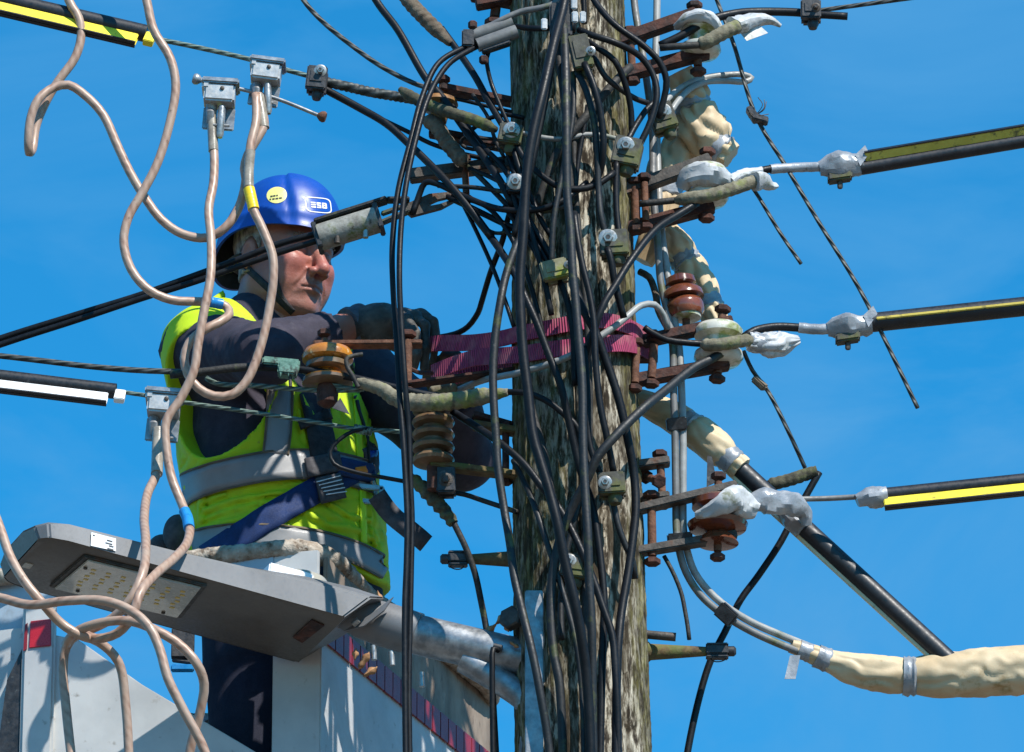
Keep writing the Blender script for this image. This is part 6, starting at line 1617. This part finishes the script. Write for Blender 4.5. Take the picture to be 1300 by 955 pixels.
# ------------------------------------------------------------------ hard hat
hat = bpy.data.objects.new('hard_hat', None); COL.objects.link(hat); hat.parent = person; hat.location = Vector(HC)-person.location
hc = Vector((-.012, 0, .052)); nt_, np_ = 112, 44
def hatpt(th, ph, off=0.0):
    """th round the head from the forehead, ph 0 rim .. 1 crown (head frame)"""
    cx, sy = math.cos(th), math.sin(th)
    rim = .022+.016*cx-.040*max(0, -cx)**2*1.0 + .010*sy*sy
    z0_ = rim-.052
    e = ph*math.pi/2
    rr = math.cos(e)**.80; zz = math.sin(e)**.95
    a, b_ = (.115 if cx > 0 else .140), .103
    fl = 1+.060*math.exp(-ph*15)*(1.0 if cx < .3 else 1.0+.6*(cx-.3))
    x = a*rr*cx*fl; y = b_*rr*sy*fl; z = z0_+(.113-z0_)*zz
    # raised crown panel bounded by a swept edge and a pressed side panel
    g = 0
    edge = .62+.42*ph
    w = abs(th if th < math.pi else th-2*math.pi)
    g += .0040/(1+math.exp((w-edge)*34))
    g -= .0030*math.exp(-((w-edge-.05)/.05)**2)*min(1, ph*6)*(1-ph**3)
    g += .0035*math.exp(-((ph-.13)/.045)**2)*(1-.5*max(0, cx))
    g -= .0030*math.exp(-((w-1.75)/.42)**2-((ph-.42)/.20)**2)
    n = Vector((x/a**2, y/b_**2, (z-z0_*.5)/.15**2)).normalized()
    return hc+Vector((x, y, z))+n*(g+off)
def hatmesh(off, rows=(0, np_)):
    V = []; F = []
    for i in range(rows[0], rows[1]+1):
        for k in range(nt_):
            V.append(hw(hatpt(2*math.pi*k/nt_, min(.998, i/np_), off)))
    for i in range(rows[1]-rows[0]):
        for k in range(nt_):
            k2 = (k+1) % nt_
            F.append((i*nt_+k, i*nt_+k2, (i+1)*nt_+k2, (i+1)*nt_+k))
    return V, F
V, F = hatmesh(0); top = len(V); V.append(hw(hatpt(0, .999, 0)))
F += [(np_*nt_+k, np_*nt_+(k+1) % nt_, top) for k in range(nt_)]
build('shell', MB().add(V, F), 'helmet', hat, angle=180)
HB = BVHTree.FromPolygons(V, F)
V, F = hatmesh(-.006, (0, np_-4))
build('liner', MB().add(V, [f[::-1] for f in F]), 'helmet_in', hat, angle=180)
V0 = [hw(hatpt(2*math.pi*k/nt_, 0, 0)) for k in range(nt_)]; V1 = [hw(hatpt(2*math.pi*k/nt_, 0, -.006)) for k in range(nt_)]
build('brim_edge', MB().add(V0+V1, [(k, nt_+k, nt_+(k+1) % nt_, (k+1) % nt_) for k in range(nt_)]), 'helmet', hat)
def onhat(x, y, off=.0008):
    r = ray(x, y); h_ = HB.ray_cast(CAMPOS, r)
    if h_[0] is None: h_ = HB.find_nearest(at(x, y, .35))
    nn = h_[1]
    if nn.dot(r) > 0: nn = -nn
    return h_[0]+nn*off
def decal(name, polys, mat, parent, off):
    """flat print pressed on the shell; polys are quads in photo bearings, split finely"""
    mb = MB()
    for qd in polys:
        k = max(1, int(max(math.dist(qd[0], qd[1]), math.dist(qd[3], qd[2]))/3)); l = max(1, int(max(math.dist(qd[0], qd[3]), math.dist(qd[1], qd[2]))/3))
        V = []
        for j in range(l+1):
            for i in range(k+1):
                u, v = i/k, j/l
                x = (qd[0][0]*(1-u)+qd[1][0]*u)*(1-v)+(qd[3][0]*(1-u)+qd[2][0]*u)*v
                y = (qd[0][1]*(1-u)+qd[1][1]*u)*(1-v)+(qd[3][1]*(1-u)+qd[2][1]*u)*v
                V.append(onhat(x, y, off))
        mb.add(V, [(j*(k+1)+i, j*(k+1)+i+1, (j+1)*(k+1)+i+1, (j+1)*(k+1)+i) for j in range(l) for i in range(k)])
    return build(name, mb, mat, parent, angle=180)
# badge: rounded white outline with the three letters
def badge(u, v):
    """badge square -> photo bearing (skewed with the shell)"""
    return (386+u*33+v*2.5, 249.5+u*3.0+v*19.5)
ring = []
for k in range(40):
    a = 2*math.pi*k/40; c_, s_ = math.cos(a), math.sin(a)
    ring.append((.5+.5*math.copysign(abs(c_)**.45, c_), .5+.5*math.copysign(abs(s_)**.45, s_)))
bd = decal('badge_field', [(badge(.08, .1), badge(.92, .1), badge(.92, .9), badge(.08, .9))], 'logo_blue', hat, .0006)
polys = []
for k in range(40):
    p, q = ring[k], ring[(k+1) % 40]
    sh = lambda t, f: (.5+(t[0]-.5)*f, .5+(t[1]-.5)*f*.97)
    polys.append((badge(*p), badge(*q), badge(*sh(q, .92)), badge(*sh(p, .92))))
decal('badge_outline', polys, 'white', hat, .0010)
def seg(u0, v0, u1, v1): return (badge(u0, v0), badge(u1, v0), badge(u1, v1), badge(u0, v1))
let = []
let += [seg(.22, .33, .40, .42), seg(.22, .47, .40, .55), seg(.22, .61, .40, .70)]                                   # E
let += [seg(.44, .33, .60, .42), seg(.44, .33, .49, .53), seg(.44, .47, .60, .55), seg(.55, .50, .60, .70), seg(.44, .61, .60, .70)]   # S
let += [seg(.64, .33, .69, .70), seg(.64, .33, .80, .42), seg(.64, .47, .82, .55), seg(.64, .61, .80, .70), seg(.77, .36, .82, .50), seg(.77, .52, .82, .68)]  # B
decal('badge_letters', let, 'white', hat, .0014)
# round pale sticker with two lines of small print
rs = []
for k in range(24):
    a0_, a1_ = 2*math.pi*k/24, 2*math.pi*(k+1)/24
    f = lambda a, r: (351.5+12.8*r*math.cos(a)+1.6*r*math.sin(a), 248+10.2*r*math.sin(a)-2.0*r*math.cos(a))
    rs.append((f(a0_, 0), f(a1_, 0), f(a1_, 1), f(a0_, 1)))
decal('round_sticker', rs, 'sticker_yellow', hat, .0008)
tx = []
for (x0, x1, y0) in ((343.5, 346.5, 249.4), (347, 350, 248.8), (351, 353, 248.3), (342.5, 344.5, 253.2), (346, 349, 252.7), (350, 353.5, 252.2), (354.5, 358, 251.6)):
    tx.append(((x0, y0-.3), (x1, y0-.7), (x1, y0+1.1), (x0, y0+1.5)))
decal('sticker_print', tx, 'ink', hat, .0014)
# chin strap down the cheek and round the jaw, cradle bands inside
bvh_h = BVHTree.FromPolygons([Vector(v) for v in hv], [tuple(int(i) for i in f) for f in hq])
def strapband(pts, w, off=.003):
    V = []; F = []
    C = catmull([Vector((x, y, 0)) for x, y in pts], 3.0)
    for i, c in enumerate(C):
        T = (C[min(i+1, len(C)-1)]-C[max(i-1, 0)]).normalized(); N = Vector((-T.y, T.x, 0))
        for j in (-1, 1):
            e = c+N*(j*w*.5); r = ray(e.x, e.y); h_ = bvh_h.ray_cast(CAMPOS, r)
            p = h_[0] if h_[0] is not None else bvh_h.find_nearest(at(e.x, e.y, .36))[0]
            V.append(p-r*off)
        if i: F.append((2*i-2, 2*i-1, 2*i+1, 2*i))
    return MB().add(V, F)
build('chin_strap', strapband([(306, 334), (318, 345), (332, 358), (345, 370), (356, 382), (372, 397)], 8.5), 'web_black', hat, solid=.003)
build('chin_strap', strapband([(342, 318), (347, 340), (352, 362), (360, 380), (372, 396)], 6), 'web_black', hat, solid=.003)
build('nape_band', MB().tube([hw(Vector((-.012-.098*math.cos(a), .086*math.sin(a), -.012))) for a in np.linspace(-1.45, 1.45, 30)], .009, 8, flat=.4), 'helmet_in', hat)
